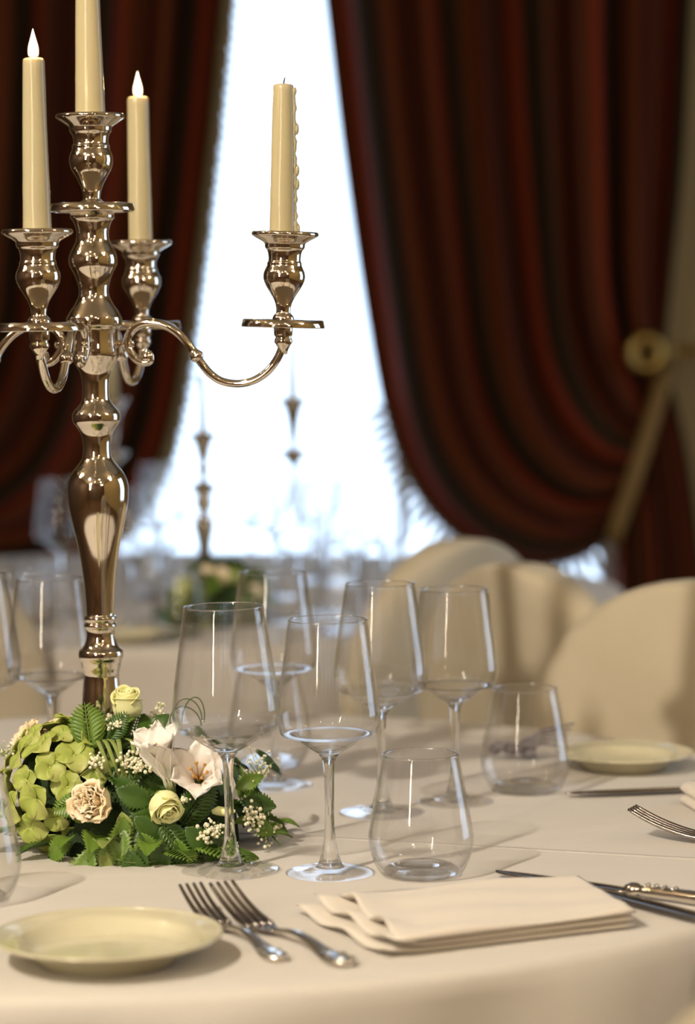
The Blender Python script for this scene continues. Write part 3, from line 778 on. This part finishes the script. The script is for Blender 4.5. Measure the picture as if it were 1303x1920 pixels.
# candles
def candle(ang, y0, y1, r0, r1, label, lit=True, drips=False, center=False, lean=0):
    """y0: row of the cup rim, y1: row of the candle top, on the shaft line"""
    z0, z1 = lz(y0) - .020 - (0 if center else ARM_DZ), lz(y1)
    Rr = 0 if center else ARM_R
    T = cb.matrix_basis
    T = Matrix.Translation(cb.location) @ Matrix.Rotation(LEAN, 4, 'Y')
    b = T @ Vector((Rr * cos(ang), Rr * sin(ang), z0))
    e = empty('taper_candle', b, rot=(0, LEAN + lean, 0)); h = z1 - z0
    bm = BM(); n = 24; prl = [(0, 0)]
    for i in range(n + 1):
        t = i / n; prl.append(((r0 + (r1 - r0) * t), h * t * .985))
    prl += [(r1 * .93, h * .995), (r1 * .75, h), (r1 * .5, h * .997 - .0005), (0, h * .997 - .002)]
    lathe(bm, prl, 40)
    rnd = random.Random(int(y1))
    for v in bm.verts:
        if 0 < v.co.z < h * .99:
            a = math.atan2(v.co.y, v.co.x); f = 1 + .012 * sin(3 * a + 40 * v.co.z) + (.05 * max(0, sin(v.co.z * 130 + 2 * a)) ** 4 if v.co.z < h * .4 else 0) * .4
            v.co.x *= f; v.co.y *= f
    if drips:
        zs = sorted([rnd.uniform(.1, .93) for _ in range(14)] + [.72, .12])
        tube(bm, [(r0 * .98 - (r0 - r1) * t + .0006 * sin(60 * t), -.002, h * t) for t in [i / 40 * .96 + .02 for i in range(41)]], [.0016 + .0010 * abs(sin(33 * t)) + .0012 * (t < 8) for t in range(41)], 8)
        for t in (.74, .5, .42, .16): ball(bm, (r0 - (r0 - r1) * t + .0022, -.002, h * t), .0022, 8, 6, (1, 1, 2.4))
    o = obj('wax_body', bm, 'wax', e)
    bm = BM(); tube(bm, [(0, 0, h - .003), (.0006, 0, h + .003), (.0014, 0, h + .006)], [.0009, .0008, .0006], 6); obj('wick', bm, 'wick', e)
    if lit:
        bm = BM(); fl = smooth_prof([(0, 0.0), (.0038, .0006), (.0046, .004), (.0043, .0085), (.0031, .013), (.0018, .0175), (.0007, .0215), (0, .0235)], 4)
        lathe(bm, [(max(r, 0), z + h + .001) for r, z in fl], 16)
        f = obj('flame', bm, 'flame2', e); 
        add_light('flame_light', 'POINT', (b.x, b.y, b.z + h + .012), .6, (1, .6, .25), .006)
    tag(e, label, 'candle', 'cream taper candles'); return e
px = 1 / PXM
candle(arms[3][0], 440, 143, 27 * px * .94, 19.5 * px * .94, 'lit cream candle at the left, on the candelabrum arm nearest the camera', True)
candle(arms[1][0], 440, 152, 24 * px, 21 * px, 'lit cream candle on the rear arm, just right of the tall central candle', True)
candle(arms[0][0], 437, 168, 24.5 * px, 18.5 * px, 'cream candle with wax drips on the right arm, in front of the window', False, True, lean=R(1.3))
candle(0, 219, -50, 28.5 * px, 21 * px, 'central cream candle, the highest one, cut by the top edge', True, False, True)

# ================================================================ FLORAL ARRANGEMENT
MC = G(262, 1577); MC = Vector((MC.x, MC.y, TZ)); MRX, MRY, MH = .110, .108, .100
fa = empty('floral_arrangement', MC); tag(fa, 'low floral arrangement of green hydrangea, ivory roses, white lilies and fern around the candelabrum foot', 'floral arrangement')
def hit(px_, py_, k=1.0):
    """point and normal of the flower mound under a picture point (mound scaled by k)"""
    o = CAM - MC; d = ray(px_, py_)
    s = Vector((1 / (MRX * k), 1 / (MRY * k), 1 / (MH * k)))
    O = Vector((o.x * s.x, o.y * s.y, o.z * s.z)); D = Vector((d.x * s.x, d.y * s.y, d.z * s.z))
    a = D.dot(D); b = 2 * O.dot(D); c = O.dot(O) - 1; q = b * b - 4 * a * c
    t = (-b - sqrt(q)) / (2 * a) if q > 0 else -b / (2 * a)
    p = o + d * t
    n = Vector((p.x * s.x ** 2, p.y * s.y ** 2, p.z * s.z ** 2)).normalized()
    if p.z < .004: p.z = .004
    return p, n
def orient(o, p, n, spin=0, tilt=0):
    q = n.to_track_quat('Z', 'Y') @ Quaternion((0, 0, 1), spin) @ Quaternion((1, 0, 0), tilt)
    o.location = p; o.rotation_mode = 'QUATERNION'; o.rotation_quaternion = q; o.parent = fa; return o
bm = BM(); bmesh.ops.create_icosphere(bm, subdivisions=4, radius=1)
rnd = random.Random(11)
for v in bm.verts:
    n = v.co.copy(); k = .80 + .03 * sin(19 * n.x + 3) * sin(17 * n.y) + .02 * rnd.random()
    v.co = Vector((n.x * MRX * k, n.y * MRY * k, max(n.z, 0) * MH * k + .002 * (n.z > 0)))
    # keep clear of the candelabrum column
bmesh.ops.dissolve_degenerate(bm, dist=1e-5, edges=bm.edges)
obj('moss_mound', bm, 'foam', fa)

def leaf_me(Lg, Wd, fold=.25, droop=.3, serr=0, n=18, mname='leaf', shape=1.0):
    bm = BM(); rows = []
    for i in range(n + 1):
        t = i / n; wv = Wd * (sin(pi * t ** shape) ** .8 if 0 < t < 1 else 0.02)
        if serr: wv *= 1 + serr * ((i % 2) * 2 - 1)
        y = Lg * t; z = -droop * Lg * t * t
        rows.append([bm.verts.new((s * wv, y + (abs(s) * .12 * Wd if serr else 0), z + fold * abs(s) * wv)) for s in (-1, -.5, 0, .5, 1)])
    for a, b in zip(rows, rows[1:]):
        for k in range(4): bm.faces.new([a[k], a[k + 1], b[k + 1], b[k]])
    return bm
def fern_me(Lg, Wd, n=11, droop=.35):
    bm = BM(); mid = [Vector((0, Lg * t, -droop * Lg * t * t)) for t in [i / 12 for i in range(13)]]
    tube(bm, mid, [.0007 * (1 - .6 * i / 12) for i in range(13)], 5)
    for i in range(n):
        t = .08 + .9 * i / n; p = Vector((0, Lg * t, -droop * Lg * t * t)); l = Wd * (sin(pi * (.12 + .86 * t ** .8))) + .002
        for s in (-1, 1):
            d = Vector((s * .9, .55, -.15)).normalized(); w_ = Vector((-d.y, d.x, 0)).normalized() * l * .17
            m1 = p + d * l * .35; m2 = p + d * l * .7; e2 = p + d * l
            a = bm.verts.new(p); b1 = bm.verts.new(m1 + w_); b2 = bm.verts.new(m1 - w_); c0 = bm.verts.new(m1 + Vector((0, 0, -.0008)))
            d1 = bm.verts.new(m2 + w_ * .75); d2 = bm.verts.new(m2 - w_ * .75); f0 = bm.verts.new(m2 + Vector((0, 0, -.0012))); e = bm.verts.new(e2 + Vector((0, 0, -.002)))
            for f in ((a, b1, c0), (a, c0, b2), (b1, d1, f0, c0), (c0, f0, d2, b2), (d1, e, f0), (f0, e, d2)): bm.faces.new(f)
    return bm
def proto(name, bm, mt, th=.0004):
    o = obj(name, bm, mt, None); 
    if th: solidify(o, th)
    return o
P = {
 'fern': proto('fern_frond', fern_me(.05, .022), 'leaf2', .0003),
 'fernd': proto('fern_frond', fern_me(.06, .020, 13, .2), 'leaf', .0003),
 'leafs': proto('serrated_leaf', leaf_me(.038, .0120, .35, .3, .17, n=22), 'leaf', .0004),
 'leafm': proto('serrated_leaf', leaf_me(.032, .0105, .4, .35, .2, n=20), 'leaf2', .0004),
 'leafp': proto('pale_leaf', leaf_me(.030, .0085, .4, .3, .06), 'leaf3', .0004),
 'blade': proto('glossy_leaf', leaf_me(.038, .013, .3, .45), 'leaf', .0004),
}
first = {k: True for k in P}
def inst(k):
    if first[k]: first[k] = False; return P[k]
    o = P[k].copy(); C.objects.link(o); return o
# random green filling over the mound, then leaves at seen places
rnd = random.Random(21)
cnt = 0
def leaf_at(k, px_, py_, spin, scale=1.0, kk=1.0, tilt=None):
    p, n = hit(px_, py_, kk); o = inst(k)
    orient(o, p - n * .004, n, spin, tilt if tilt is not None else R(rnd.uniform(5, 28))); o.scale = (scale,) * 3
    if o.location.z < .003: o.location.z = .004
    return o
# rim of the mound: leaves pointing outward and down on to the cloth
for i in range(26):
    a = 2 * pi * i / 26 + rnd.uniform(-.08, .08)
    if sin(a) > .55: continue
    p = Vector((MRX * .86 * cos(a), MRY * .86 * sin(a), .010 + rnd.random() * .014)); k = rnd.choice(['leafs', 'leafm', 'leafm', 'fern', 'leafp'])
    o = inst(k); o.parent = fa; o.location = p; o.rotation_mode = 'XYZ'; o.rotation_euler = (R(rnd.uniform(2, 16)), R(rnd.uniform(-20, 20)), a - pi / 2 + rnd.uniform(-.5, .5)); o.scale = (rnd.uniform(.8, 1.1),) * 3
for i in range(26):
    x = rnd.uniform(215, 505); y = rnd.uniform(1400, 1590)
    leaf_at(rnd.choice(['leafs', 'leafs', 'leafm', 'fernd', 'leafs']), x, y, rnd.uniform(-pi, pi), rnd.uniform(.75, 1.05), .92)
# particular leaves: (kind, x, y, spin deg, scale)
for k, x, y, s, g in (('fern', 168, 1392, 5, .95), ('fernd', 190, 1400, -40, .7), ('blade', 205, 1345, 160, 1.0), ('blade', 270, 1345, 190, .9), ('fern', 170, 1490, 120, .7),
                      ('leafs', 215, 1500, 80, 1.05), ('leafs', 262, 1545, 150, .9), ('leafm', 220, 1545, 190, 1.0), ('leafp', 232, 1535, 175, .9), ('leafm', 300, 1600, 100, 1.1),
                      ('leafs', 270, 1610, 170, 1.2), ('leafs', 330, 1600, 210, 1.1), ('leafm', 170, 1590, 170, 1.1), ('leafm', 130, 1580, 120, .9), ('leafm', 150, 1615, 160, .8),
                      ('leafm', 470, 1470, -60, 1.0), ('leafs', 450, 1470, -20, .9), ('leafm', 485, 1500, -80, .9), ('leafs', 480, 1540, -110, .9), ('leafm', 505, 1570, -140, .8), ('fern', 455, 1500, -70, .7),
                      ('leafs', 440, 1420, -30, .8), ('leafs', 400, 1560, 190, .9), ('fernd', 350, 1560, 170, .9)):
    leaf_at(k, x, y, R(s), g, 1.0)

def leaf_face(k, px_, py_, ang, scale=1.0, kk=1.04, back=.35):
    p, n = hit(px_, py_, kk); o = inst(k); a = R(ang)
    yd = Vector((sin(a), -back * .4, cos(a))).normalized(); zd = Vector((rnd.uniform(-.35, .35), -1, .35 + rnd.uniform(-.2, .3))); zd = (zd - yd * zd.dot(yd)).normalized(); xd = yd.cross(zd)
    o.parent = fa; o.location = p; o.rotation_mode = 'QUATERNION'; o.rotation_quaternion = Matrix((xd, yd, zd)).transposed().to_quaternion(); o.scale = (scale,) * 3; return o
for k, x, y, a, g in (('fern', 172, 1412, -8, .85), ('fernd', 195, 1400, 30, .6), ('blade', 205, 1385, 30, .6), ('blade', 282, 1372, 40, .55),
                      ('leafs', 215, 1480, 110, 1.0), ('leafs', 250, 1530, 130, .95), ('leafm', 232, 1530, 185, 1.0), ('leafm', 262, 1560, 150, .9), ('leafp', 228, 1520, 170, .95), ('fern', 165, 1460, 170, .75),
                      ('leafs', 300, 1570, 180, 1.0), ('leafm', 330, 1570, 165, .95), ('leafs', 270, 1585, 200, 1.0), ('leafm', 205, 1575, 190, .95), ('leafm', 175, 1570, 175, .95), ('leafp', 190, 1590, 160, .8),
                      ('leafs', 345, 1550, 130, 1.0), ('leafs', 385, 1575, 150, .9), ('fernd', 300, 1540, 140, .8), ('leafm', 440, 1480, 60, .9), ('leafs', 455, 1500, 100, .85), ('leafm', 470, 1540, 120, .8), ('leafm', 350, 1590, 200, .9), ('leafs', 240, 1590, 165, 1.0)):
    leaf_face(k, x, y, a, g * (.88 if k[:5] == 'leafs' or k[:5] == 'leafm' else 1))

# hydrangea: florets of four rounded petals
def floret_bm():
    bm = BM()
    for q in range(4):
        a = q * pi / 2; n = 7
        def f(u, v, a=a):
            t = u; wv = .0115 * (sin(pi * min(t * .93 + .05, 1)) ** .55); r = .019 * t; s = (v * 2 - 1)
            x = r; y = s * wv; z = .0045 * sin(t * 2.4) + .0028 * s * s * (1 - .2 * t) - .0035 * t * t * (1.3 if q % 2 else .4)
            return Vector((x * cos(a) - y * sin(a), x * sin(a) + y * cos(a), z + .0008 * q))
        grid(bm, n, 6, f)
    ball(bm, (0, 0, .0015), .0018, 8, 6); return bm
hyd_c, hyd_n = hit(108, 1480, 1.0)
hc = Vector((hyd_c.x, hyd_c.y + .038, .052)); hb = bpy.data.objects.new('hydrangea_bloom', None); C.objects.link(hb); hb.parent = fa
hb.location = hc
bm = BM(); bmesh.ops.create_icosphere(bm, subdivisions=3, radius=1)
for v in bm.verts: v.co = Vector((v.co.x * .040, v.co.y * .043, v.co.z * .048))
obj('bloom_core', bm, 'foam', hb)
fl0 = obj('floret', floret_bm(), 'hyd', None); solidify(fl0, .0005); ff = True
hrx, hry, hrz = .046, .050, .056
rnd = random.Random(5); pts = []
for i in range(56):
    z = 1 - 2 * (i + .5) / 56; a = i * 2.39996; r_ = sqrt(1 - z * z); pts.append(Vector((r_ * cos(a), r_ * sin(a), z)))
for q in pts:
    if q.y > .55 or q.z < -.86: continue
    o = fl0 if ff else fl0.copy()
    if not ff: C.objects.link(o)
    ff = False
    n = (q + Vector((rnd.uniform(-.35, .35), rnd.uniform(-.35, .35), rnd.uniform(-.35, .35)))).normalized()
    o.parent = hb; o.location = Vector((q.x * hrx, q.y * hry, q.z * hrz)); o.rotation_mode = 'QUATERNION'
    o.rotation_quaternion = n.to_track_quat('Z', 'Y') @ Quaternion((0, 0, 1), rnd.uniform(0, 1.57)); s = rnd.uniform(.66, .98); o.scale = (s, s, s)
    o.location *= rnd.uniform(.94, 1.06)
    if hc.z + o.location.z < .012: o.location.z = .012 - hc.z

# roses
def rose_bm(H=.030, Rm=.0135, open_=.0, rag=0, seed=1):
    bm = BM(); rnd = random.Random(seed)
    layers = [(2, .22, .90, 0), (3, .42, .97, 0), (3, .62, 1.0, .1), (3, .82, .97, .3), (3, 1.0, .90, .75)]
    for li, (n, rf, hf, lip) in enumerate(layers):
        for k in range(n):
            a0 = 2 * pi * k / n + li * 1.15 + rnd.uniform(-.15, .15); span = 2 * pi / n * .72; dz = rnd.uniform(-.07, .05) * H
            ph = rnd.uniform(0, 6)
            def f(u, v, a0=a0, span=span, rf=rf, hf=hf, li=li, dz=dz, ph=ph, lip=lip):
                s = u * 2 - 1; a = a0 + s * span
                close = 1 - (.62 - open_ * 1.2) * max(0, v - .42) ** 1.25 * (1.15 - .35 * rf)
                r = Rm * rf * (.35 + .65 * sin(min(v * 3.0, pi / 2))) * close + Rm * .05 * s * (v > .1)
                h = (H * hf + dz) * v * (1 - .22 * abs(s) ** 2.5 * v)
                e = max(0, v - .80) * 5
                r += Rm * (.10 + .35 * lip + open_ * .6) * e * e * (.4 + .6 * abs(s)); h -= H * .07 * lip * e * e
                r += rag * Rm * (.07 * sin(6 * a + 8 * v + ph) + .05 * sin(13 * a + 15 * v + ph * 2)) * v; h += rag * H * .05 * sin(9 * a + ph) * v
                return Vector((r * cos(a), r * sin(a), h))
            grid(bm, 14, 12, f)
    return bm
def calyx():
    bm = BM(); lathe(bm, [(0, -.004), (.004, -.003), (.0065, .001), (.0075, .004), (.006, .003), (0, .002)], 16); return bm
def rose(p, axis, H, Rm, mt, seed, rag=0, open_=0, label=None):
    o = obj('rose', rose_bm(H, Rm, open_, rag, seed), mt, None); solidify(o, .0005); orient(o, p, axis.normalized())
    c = obj('calyx', calyx(), 'leaf3', o)
    if label: o['label'] = label
    return o
def at_px(px_, py_, dz=0, k=1.05):
    p, n = hit(px_, py_, k); return p, n
# (x,y) is the flower's centre in the picture
p, n = hit(247, 1352, 1.02); rose(p + Vector((-.001, -.012, .003)), Vector((-.08, -.30, 1)), .031, .0135, 'rose', 2, label='ivory yellow rose standing upright at the top')
p, n = hit(300, 1492, 1.02); rose(p - Vector((0, 0, 0)), Vector((.30, -.62, -.42)), .027, .0135, 'rose', 4, 0.25, .1, label='ivory yellow rose facing forward')
p, n = hit(187, 1512, .98); rose(p, Vector((-.30, -.80, .30)), .031, .0165, 'dry', 6, 1.2, .15, label='dried peach coloured rose facing forward')
p, n = hit(80, 1372, 1.0); rose(Vector((p.x, p.y - .005, .084)), Vector((-.7, -.2, .5)), .026, .014, 'dry', 8, 1, .3, label='dried yellowish rose at the back left')
p, n = hit(115, 1362, 1.0); rose(Vector((p.x + .004, p.y + .004, .088)), Vector((-.2, .2, .8)), .022, .014, 'dry', 9, .8, .4, label='dried pinkish rose at the back left')

# lilies
def lily_bm(L_=.05, open_=1.0, seed=0):
    bm = BM(); rnd = random.Random(seed)
    for k in range(6):
        a = k * pi / 3; big_ = 1.0 if k % 2 else .82; ph = rnd.uniform(0, 6); op = open_ * rnd.uniform(.85, 1.15)
        def f(u, v, a=a, big_=big_, ph=ph, op=op):
            t = v; s = u * 2 - 1
            wv = (.0022 + .0105 * big_ * max(0, sin(pi * min(1, max(0, (t - .18)) / .84)) ) ** .7 * (t > .18)) if t < 1 else .0012
            if t <= .18: wv = .0032
            r = .0032 + .030 * op * max(0, t - .3) ** 1.55; z = L_ * (t - .26 * op * max(0, t - .6) ** 1.6 * 1.5)
            y = s * wv; z2 = z + .0020 * sin(7 * t + 5 * s + ph) * t + .0012 * abs(s) * sin(22 * t + ph) * t; rr = r - .0035 * s * s * t
            return Vector((rr * cos(a) - y * sin(a), rr * sin(a) + y * cos(a), z2))
        grid(bm, 8, 14, f)
    return bm
def lily(p, axis, Lg, open_, seed, spin=0):
    o = obj('lily', lily_bm(Lg, open_, seed), 'lily', None); solidify(o, .0004); orient(o, p, axis.normalized(), spin)
    bm = BM(); lathe(bm, [(0, -.006), (.003, -.006), (.0042, 0), (.0038, .010), (0, .012)], 12); b = obj('calyx', bm, 'leaf3', o)
    bm = BM()
    for k in range(6):
        a = k * 1.05 + .4; tube(bm, [(0, 0, .01), (.002 * cos(a), .002 * sin(a), .024), (.006 * cos(a), .006 * sin(a), .034)], .0005, 5); ball(bm, (.006 * cos(a), .006 * sin(a), .0345), .0013, 6, 5, (1, 1, 1.6))
    s_ = obj('stamens', bm, 'petal2', o)
    return o
p, n = hit(320, 1470, 1.0); l1 = lily(p + Vector((0, -.003, -.002)), Vector((-.25, -.30, .95)), .052, 1.0, 3); l1.scale = (1.12,) * 3
p, n = hit(372, 1470, .95); l2 = lily(p + Vector((0, .004, -.004)), Vector((.05, -.70, .42)), .044, 1.15, 5, .4); l2.scale = (1.2,) * 3
# bud right of the lily
bm = BM(); tube(bm, [(0, 0, 0), (.005, -.001, .001), (.012, -.002, .0), (.02, -.003, .001)], [.002, .0042, .004, .0012], 10)
p, n = hit(398, 1522, 1.03); o = obj('flower_bud', bm, 'rose', fa); o.location = p
# grass blades in loops
def grass(pts, wd=.0022, mt='leaf3'):
    bm = BM(); q = [Vector(x) - MC for x in pts]; q = [Vector(x) for x in smooth_prof([tuple(v) for v in q], 5)]
    tube(bm, q, [wd * (1 - .5 * i / len(q)) for i in range(len(q))], 8, flat=.25); return obj('grass_blade', bm, mt, fa)
def mp(px_, py_, k): p, n = hit(px_, py_, k); return p + MC
for x0, x1, x2 in ((182, 185, 212), (190, 199, 226), (200, 212, 240), (222, 223, 232), (238, 248, 256)):
    grass([mp(x0, 1440, .9) + Vector((0, 0, .0)), mp(x0 - 2, 1385, 1.06), mp(x1, 1392, 1.12), mp((x1 + x2) / 2, 1425, 1.10), mp(x2, 1460, .95)][1:], .0025)
grass([mp(140, 1500, 1.02), mp(142, 1465, 1.12), mp(170, 1440, 1.15), mp(200, 1430, 1.0)], .0012)
grass([mp(175, 1575, 1.02), mp(230, 1615, 1.05), mp(300, 1632, 1.03)], .0010)
grass([mp(302, 1535, 1.02), mp(318, 1580, 1.03), mp(322, 1615, 1.0)], .0008)
# dark wire loops rising at the right of the mound
for (cx, cy, rx, ry, rot) in ((352, 1328, 27, 30, .2), (362, 1330, 22, 34, -.3), (348, 1338, 33, 26, .5)):
    pts_ = []
    for i in range(15):
        a = pi * (-.05 + 1.1 * i / 14); xx = cx + rx * cos(a) * cos(rot) - ry * sin(a) * sin(rot) * .4; yy = cy + 18 - ry * sin(a) * 1.2
        pts_.append(tuple(PY(xx, yy, MC.y + .01) - MC))
    b_ = BM(); tube(b_, pts_, .0006, 6); obj('grass_loop', b_, 'leaf', fa)
# baby's breath
def gyp(cx, cy, w_, h_, n, seed, k=1.12, br=.0017):
    rnd = random.Random(seed); root, _ = hit(cx, min(cy + h_ * .6, 1600), .9); bm = BM(); bs = BM()
    for i in range(n):
        x = cx + rnd.gauss(0, .45) * w_; y = cy + rnd.gauss(0, .45) * h_
        p, nn = hit(x, y, k + rnd.uniform(-.05, .06))
        o_, D_ = CAM - MC, None
        if p.z <= .0041: p.z = rnd.uniform(.004, .02)
        ball(bm, p, br * rnd.uniform(.6, 1.15), 7, 5)
        m_ = root.lerp(p, .6) + Vector((rnd.uniform(-.003, .003), rnd.uniform(-.003, .003), .002)); tube(bs, [root, m_, p], .00022, 4, cap=False)
    g = obj('gypsophila_spray', bs, 'stem', fa); b = obj('tiny_buds', bm, 'gyp', g); return g
gyp(212, 1352, 22, 16, 70, 1, 1.16); gyp(292, 1345, 14, 22, 34, 2, 1.05); gyp(258, 1432, 38, 22, 95, 3, 1.16); gyp(395, 1560, 26, 22, 80, 4, 1.14); gyp(475, 1530, 28, 26, 70, 5, 1.14)
gyp(180, 1428, 16, 14, 30, 6, 1.16); gyp(490, 1440, 26, 34, 50, 7, 1.15, .0013); gyp(10, 1405, 26, 22, 34, 8, 1.3, .0012); gyp(500, 1590, 18, 12, 14, 9)
gyp(345, 1500, 10, 10, 14, 10); gyp(300, 1410, 26, 14, 34, 13); gyp(430, 1590, 20, 12, 22, 14); gyp(520, 1560, 12, 24, 16, 15); gyp(300, 1320, 10, 10, 16, 12, 1.15, .0012)
# trailing sprig to the right on the cloth
bm = BM(); s0 = G(470, 1565) - MC; s1 = G(525, 1592) - MC; s0.z = .02; s1.z = .004
tube(bm, [s0, (s0 + s1) / 2, s1], .0007, 6); sp = obj('trailing_sprig', bm, 'leaf2', fa)
for i, (x, y) in enumerate(((500, 1560), (520, 1560), (512, 1590))):
    q = G(x, y) - MC; o = inst('leafm'); o.parent = fa; o.location = (q.x, q.y, .006 + .003 * i); o.rotation_mode = 'XYZ'; o.rotation_euler = (R(4), R(10), R(-110 + 25 * i)); o.scale = (.6, .6, .6)

# ================================================================ BACKGROUND TABLE
# slender candelabrum on the background table
fb = G(385, 1160); fc = empty('candelabrum', (fb.x, fb.y, TZ)); pm = F / (CAM - fb).length / 1.32
def fz(py): return PY(385, py, fb.y).z - TZ   # heights
bm = BM(); lathe(bm, [(0, fz(872))] + smooth_prof([(10 / pm, fz(875)), (5 / pm, fz(900)), (21 / pm, fz(911)), (19 / pm, fz(916)), (10 / pm, fz(930)), (14 / pm, fz(944)), (8 / pm, fz(958)), (9 / pm, fz(972)), (15 / pm, fz(980)), (14 / pm, fz(995)), (10 / pm, fz(1020)), (9 / pm, fz(1060)), (12 / pm, fz(1080)), (30 / pm, fz(1140)), (52 / pm, .004)], 4) + [(0, 0)], 32); obj('shaft', bm, 'silver', fc)
def fcup(x, ytop, y2, name='candle_cup'):
    b = BM(); o_ = (x, 0)
    pm_ = pm; lathe(b, [(0, fz(ytop + 4)), (12 / pm, fz(ytop + 3)), (22 / pm, fz(ytop - 1)), (23 / pm, fz(ytop + 1)), (16 / pm, fz(ytop + 12)), (12 / pm, fz(ytop + 22)), (8 / pm, fz(ytop + 45)), (4 / pm, fz(y2)), (0, fz(y2))], 24, off=o_); return b
obj('candle_cup', fcup(0, 812, 874), 'silver', fc)
for s in (-1, 1):
    dx = s * 168 / 1.32 / pm; b = BM()
    q = smooth_prof([(0, 0, fz(985)), (dx * .2, 0, fz(965)), (dx * .45, 0, fz(985)), (dx * .75, 0, fz(985)), (dx * .96, 0, fz(930)), (dx, 0, fz(872))], 6)
    tube(b, q, .0024, 8)
    lathe(b, [(0, fz(843)), (21 / pm, fz(845)), (20 / pm, fz(850)), (12 / pm, fz(862)), (3 / pm, fz(876)), (0, fz(876))], 20, off=(dx, 0))
    a_ = obj('arm', b, 'silver', fc); obj('candle_cup', fcup(dx, 747, 845), 'silver', a_)
tag(fc, 'slender blurred candelabrum on the background table against the window', 'candelabrum')
for (dx, y0, y1, r_, lab) in ((0, 812, 700, 6, 'thin blurred candle at the middle of the background candelabrum'), (168 / 1.32 / pm, 747, 652, 6, 'blurred candle on the right arm of the background candelabrum'), (-168 / 1.32 / pm, 747, 652, 9, 'blurred white candle on the left arm of the background candelabrum, beside the silver column')):
    e = empty('taper_candle', (fb.x + dx, fb.y, TZ + fz(y0 - 1))); b = BM(); h = fz(y1) - fz(y0)
    lathe(b, [(0, 0), (r_ / pm, 0), (r_ * .8 / pm, h * .97), (0, h)], 16); obj('wax_body', b, 'wax', e)
    b = BM(); tube(b, [(0, 0, h - .001), (0, 0, h + .008)], .0008, 5); obj('wick', b, 'wick', e); tag(e, lab, 'candle')
# background flowers
bc = Vector((G(418, 1150).x, fb.y - .08, TZ)); bf = empty('floral_arrangement', bc); bf.scale = (1.3,) * 3; rnd = random.Random(9)
bm = BM(); bmesh.ops.create_icosphere(bm, subdivisions=3, radius=1)
for v in bm.verts: v.co = Vector((v.co.x * .062, v.co.y * .045, max(v.co.z, 0) * .060 + .001))
obj('moss_mound', bm, 'foam', bf)
for i in range(34):
    a = rnd.uniform(0, 6.28); e_ = rnd.uniform(0.05, 1.45); n = Vector((cos(a) * cos(e_), sin(a) * cos(e_), sin(e_)))
    k = rnd.choice(['leafs', 'leafm', 'leafp', 'fern']); o = P[k].copy(); C.objects.link(o); o.parent = bf
    o.location = Vector((n.x * .06, n.y * .042, n.z * .058 + .006)); o.rotation_mode = 'QUATERNION'; o.rotation_quaternion = n.to_track_quat('Z', 'Y') @ Quaternion((0, 0, 1), rnd.uniform(0, 6)) @ Quaternion((1, 0, 0), R(35)); o.scale = (.8, .8, .8)
for i in range(7):
    n = Vector((rnd.uniform(-.8, .8), -.5, rnd.uniform(.2, .9))).normalized()
    b = BM(); ball(b, (0, 0, .006), .011, 12, 8); [setattr(v, 'co', v.co * (1 + .12 * sin(60 * v.co.x) * sin(50 * v.co.y))) for v in b.verts]
    o = obj('flower_head', b, ['dry', 'hyd', 'leaf3'][i % 3], bf); o.location = Vector((n.x * .06, n.y * .045, n.z * .06 + .006))
tag(bf, 'blurred green floral arrangement at the foot of the background candelabrum', 'floral arrangement')
# blurred glasses on the background table
far = [('g', 250, 1180, 'left of the background flowers, nearest the silver column'), ('g', 300, 1165, 'left of the background flowers, second from the silver column'), ('t', 340, 1195, 'low in front of the background flowers'),
       ('t', 60, 1172, 'in the background left of the silver column'), ('g', 118, 1150, 'in the background just left of the silver column, further back'), ('t', 20, 1190, 'in the background at the left edge'),
       ('g', 560, 1168, 'right of the background flowers, above the front pair of glasses'), ('g', 610, 1150, 'right of the background flowers, second to the right'), ('g', 520, 1120, 'far behind, between flowers and chair'),
       ('g', 668, 1165, 'in the background in front of the furthest chair, left one'), ('g', 722, 1150, 'in the background in front of the furthest chair, right one'), ('t', 640, 1190, 'in the background before the furthest chair'),
       ('g', 300, 1100, 'furthest row of the background table, left side'), ('g', 470, 1085, 'furthest row of the background table, behind the flowers'), ('g', 590, 1090, 'furthest row of the background table, right side'), ('t', 640, 1098, 'furthest row of the background table, right end of the row'),
       ('t', 285, 1125, 'furthest row of the background table, left of the flowers')]
for k, x, y, lab in far:
    p = G(x, y)
    place(small if k == 'g' else tumb, p, 'blurred ' + ('wine glass ' if k == 'g' else 'water glass ') + lab, 'wine glass' if k == 'g' else 'water glass', 'blurred wine glasses on the background table' if k == 'g' else 'blurred water glasses on the background table')
o = place(pl, G(245, 1203), 'blurred plate on the near edge of the background table', 'plate', 'bread plates'); o.scale = (.75,) * 3
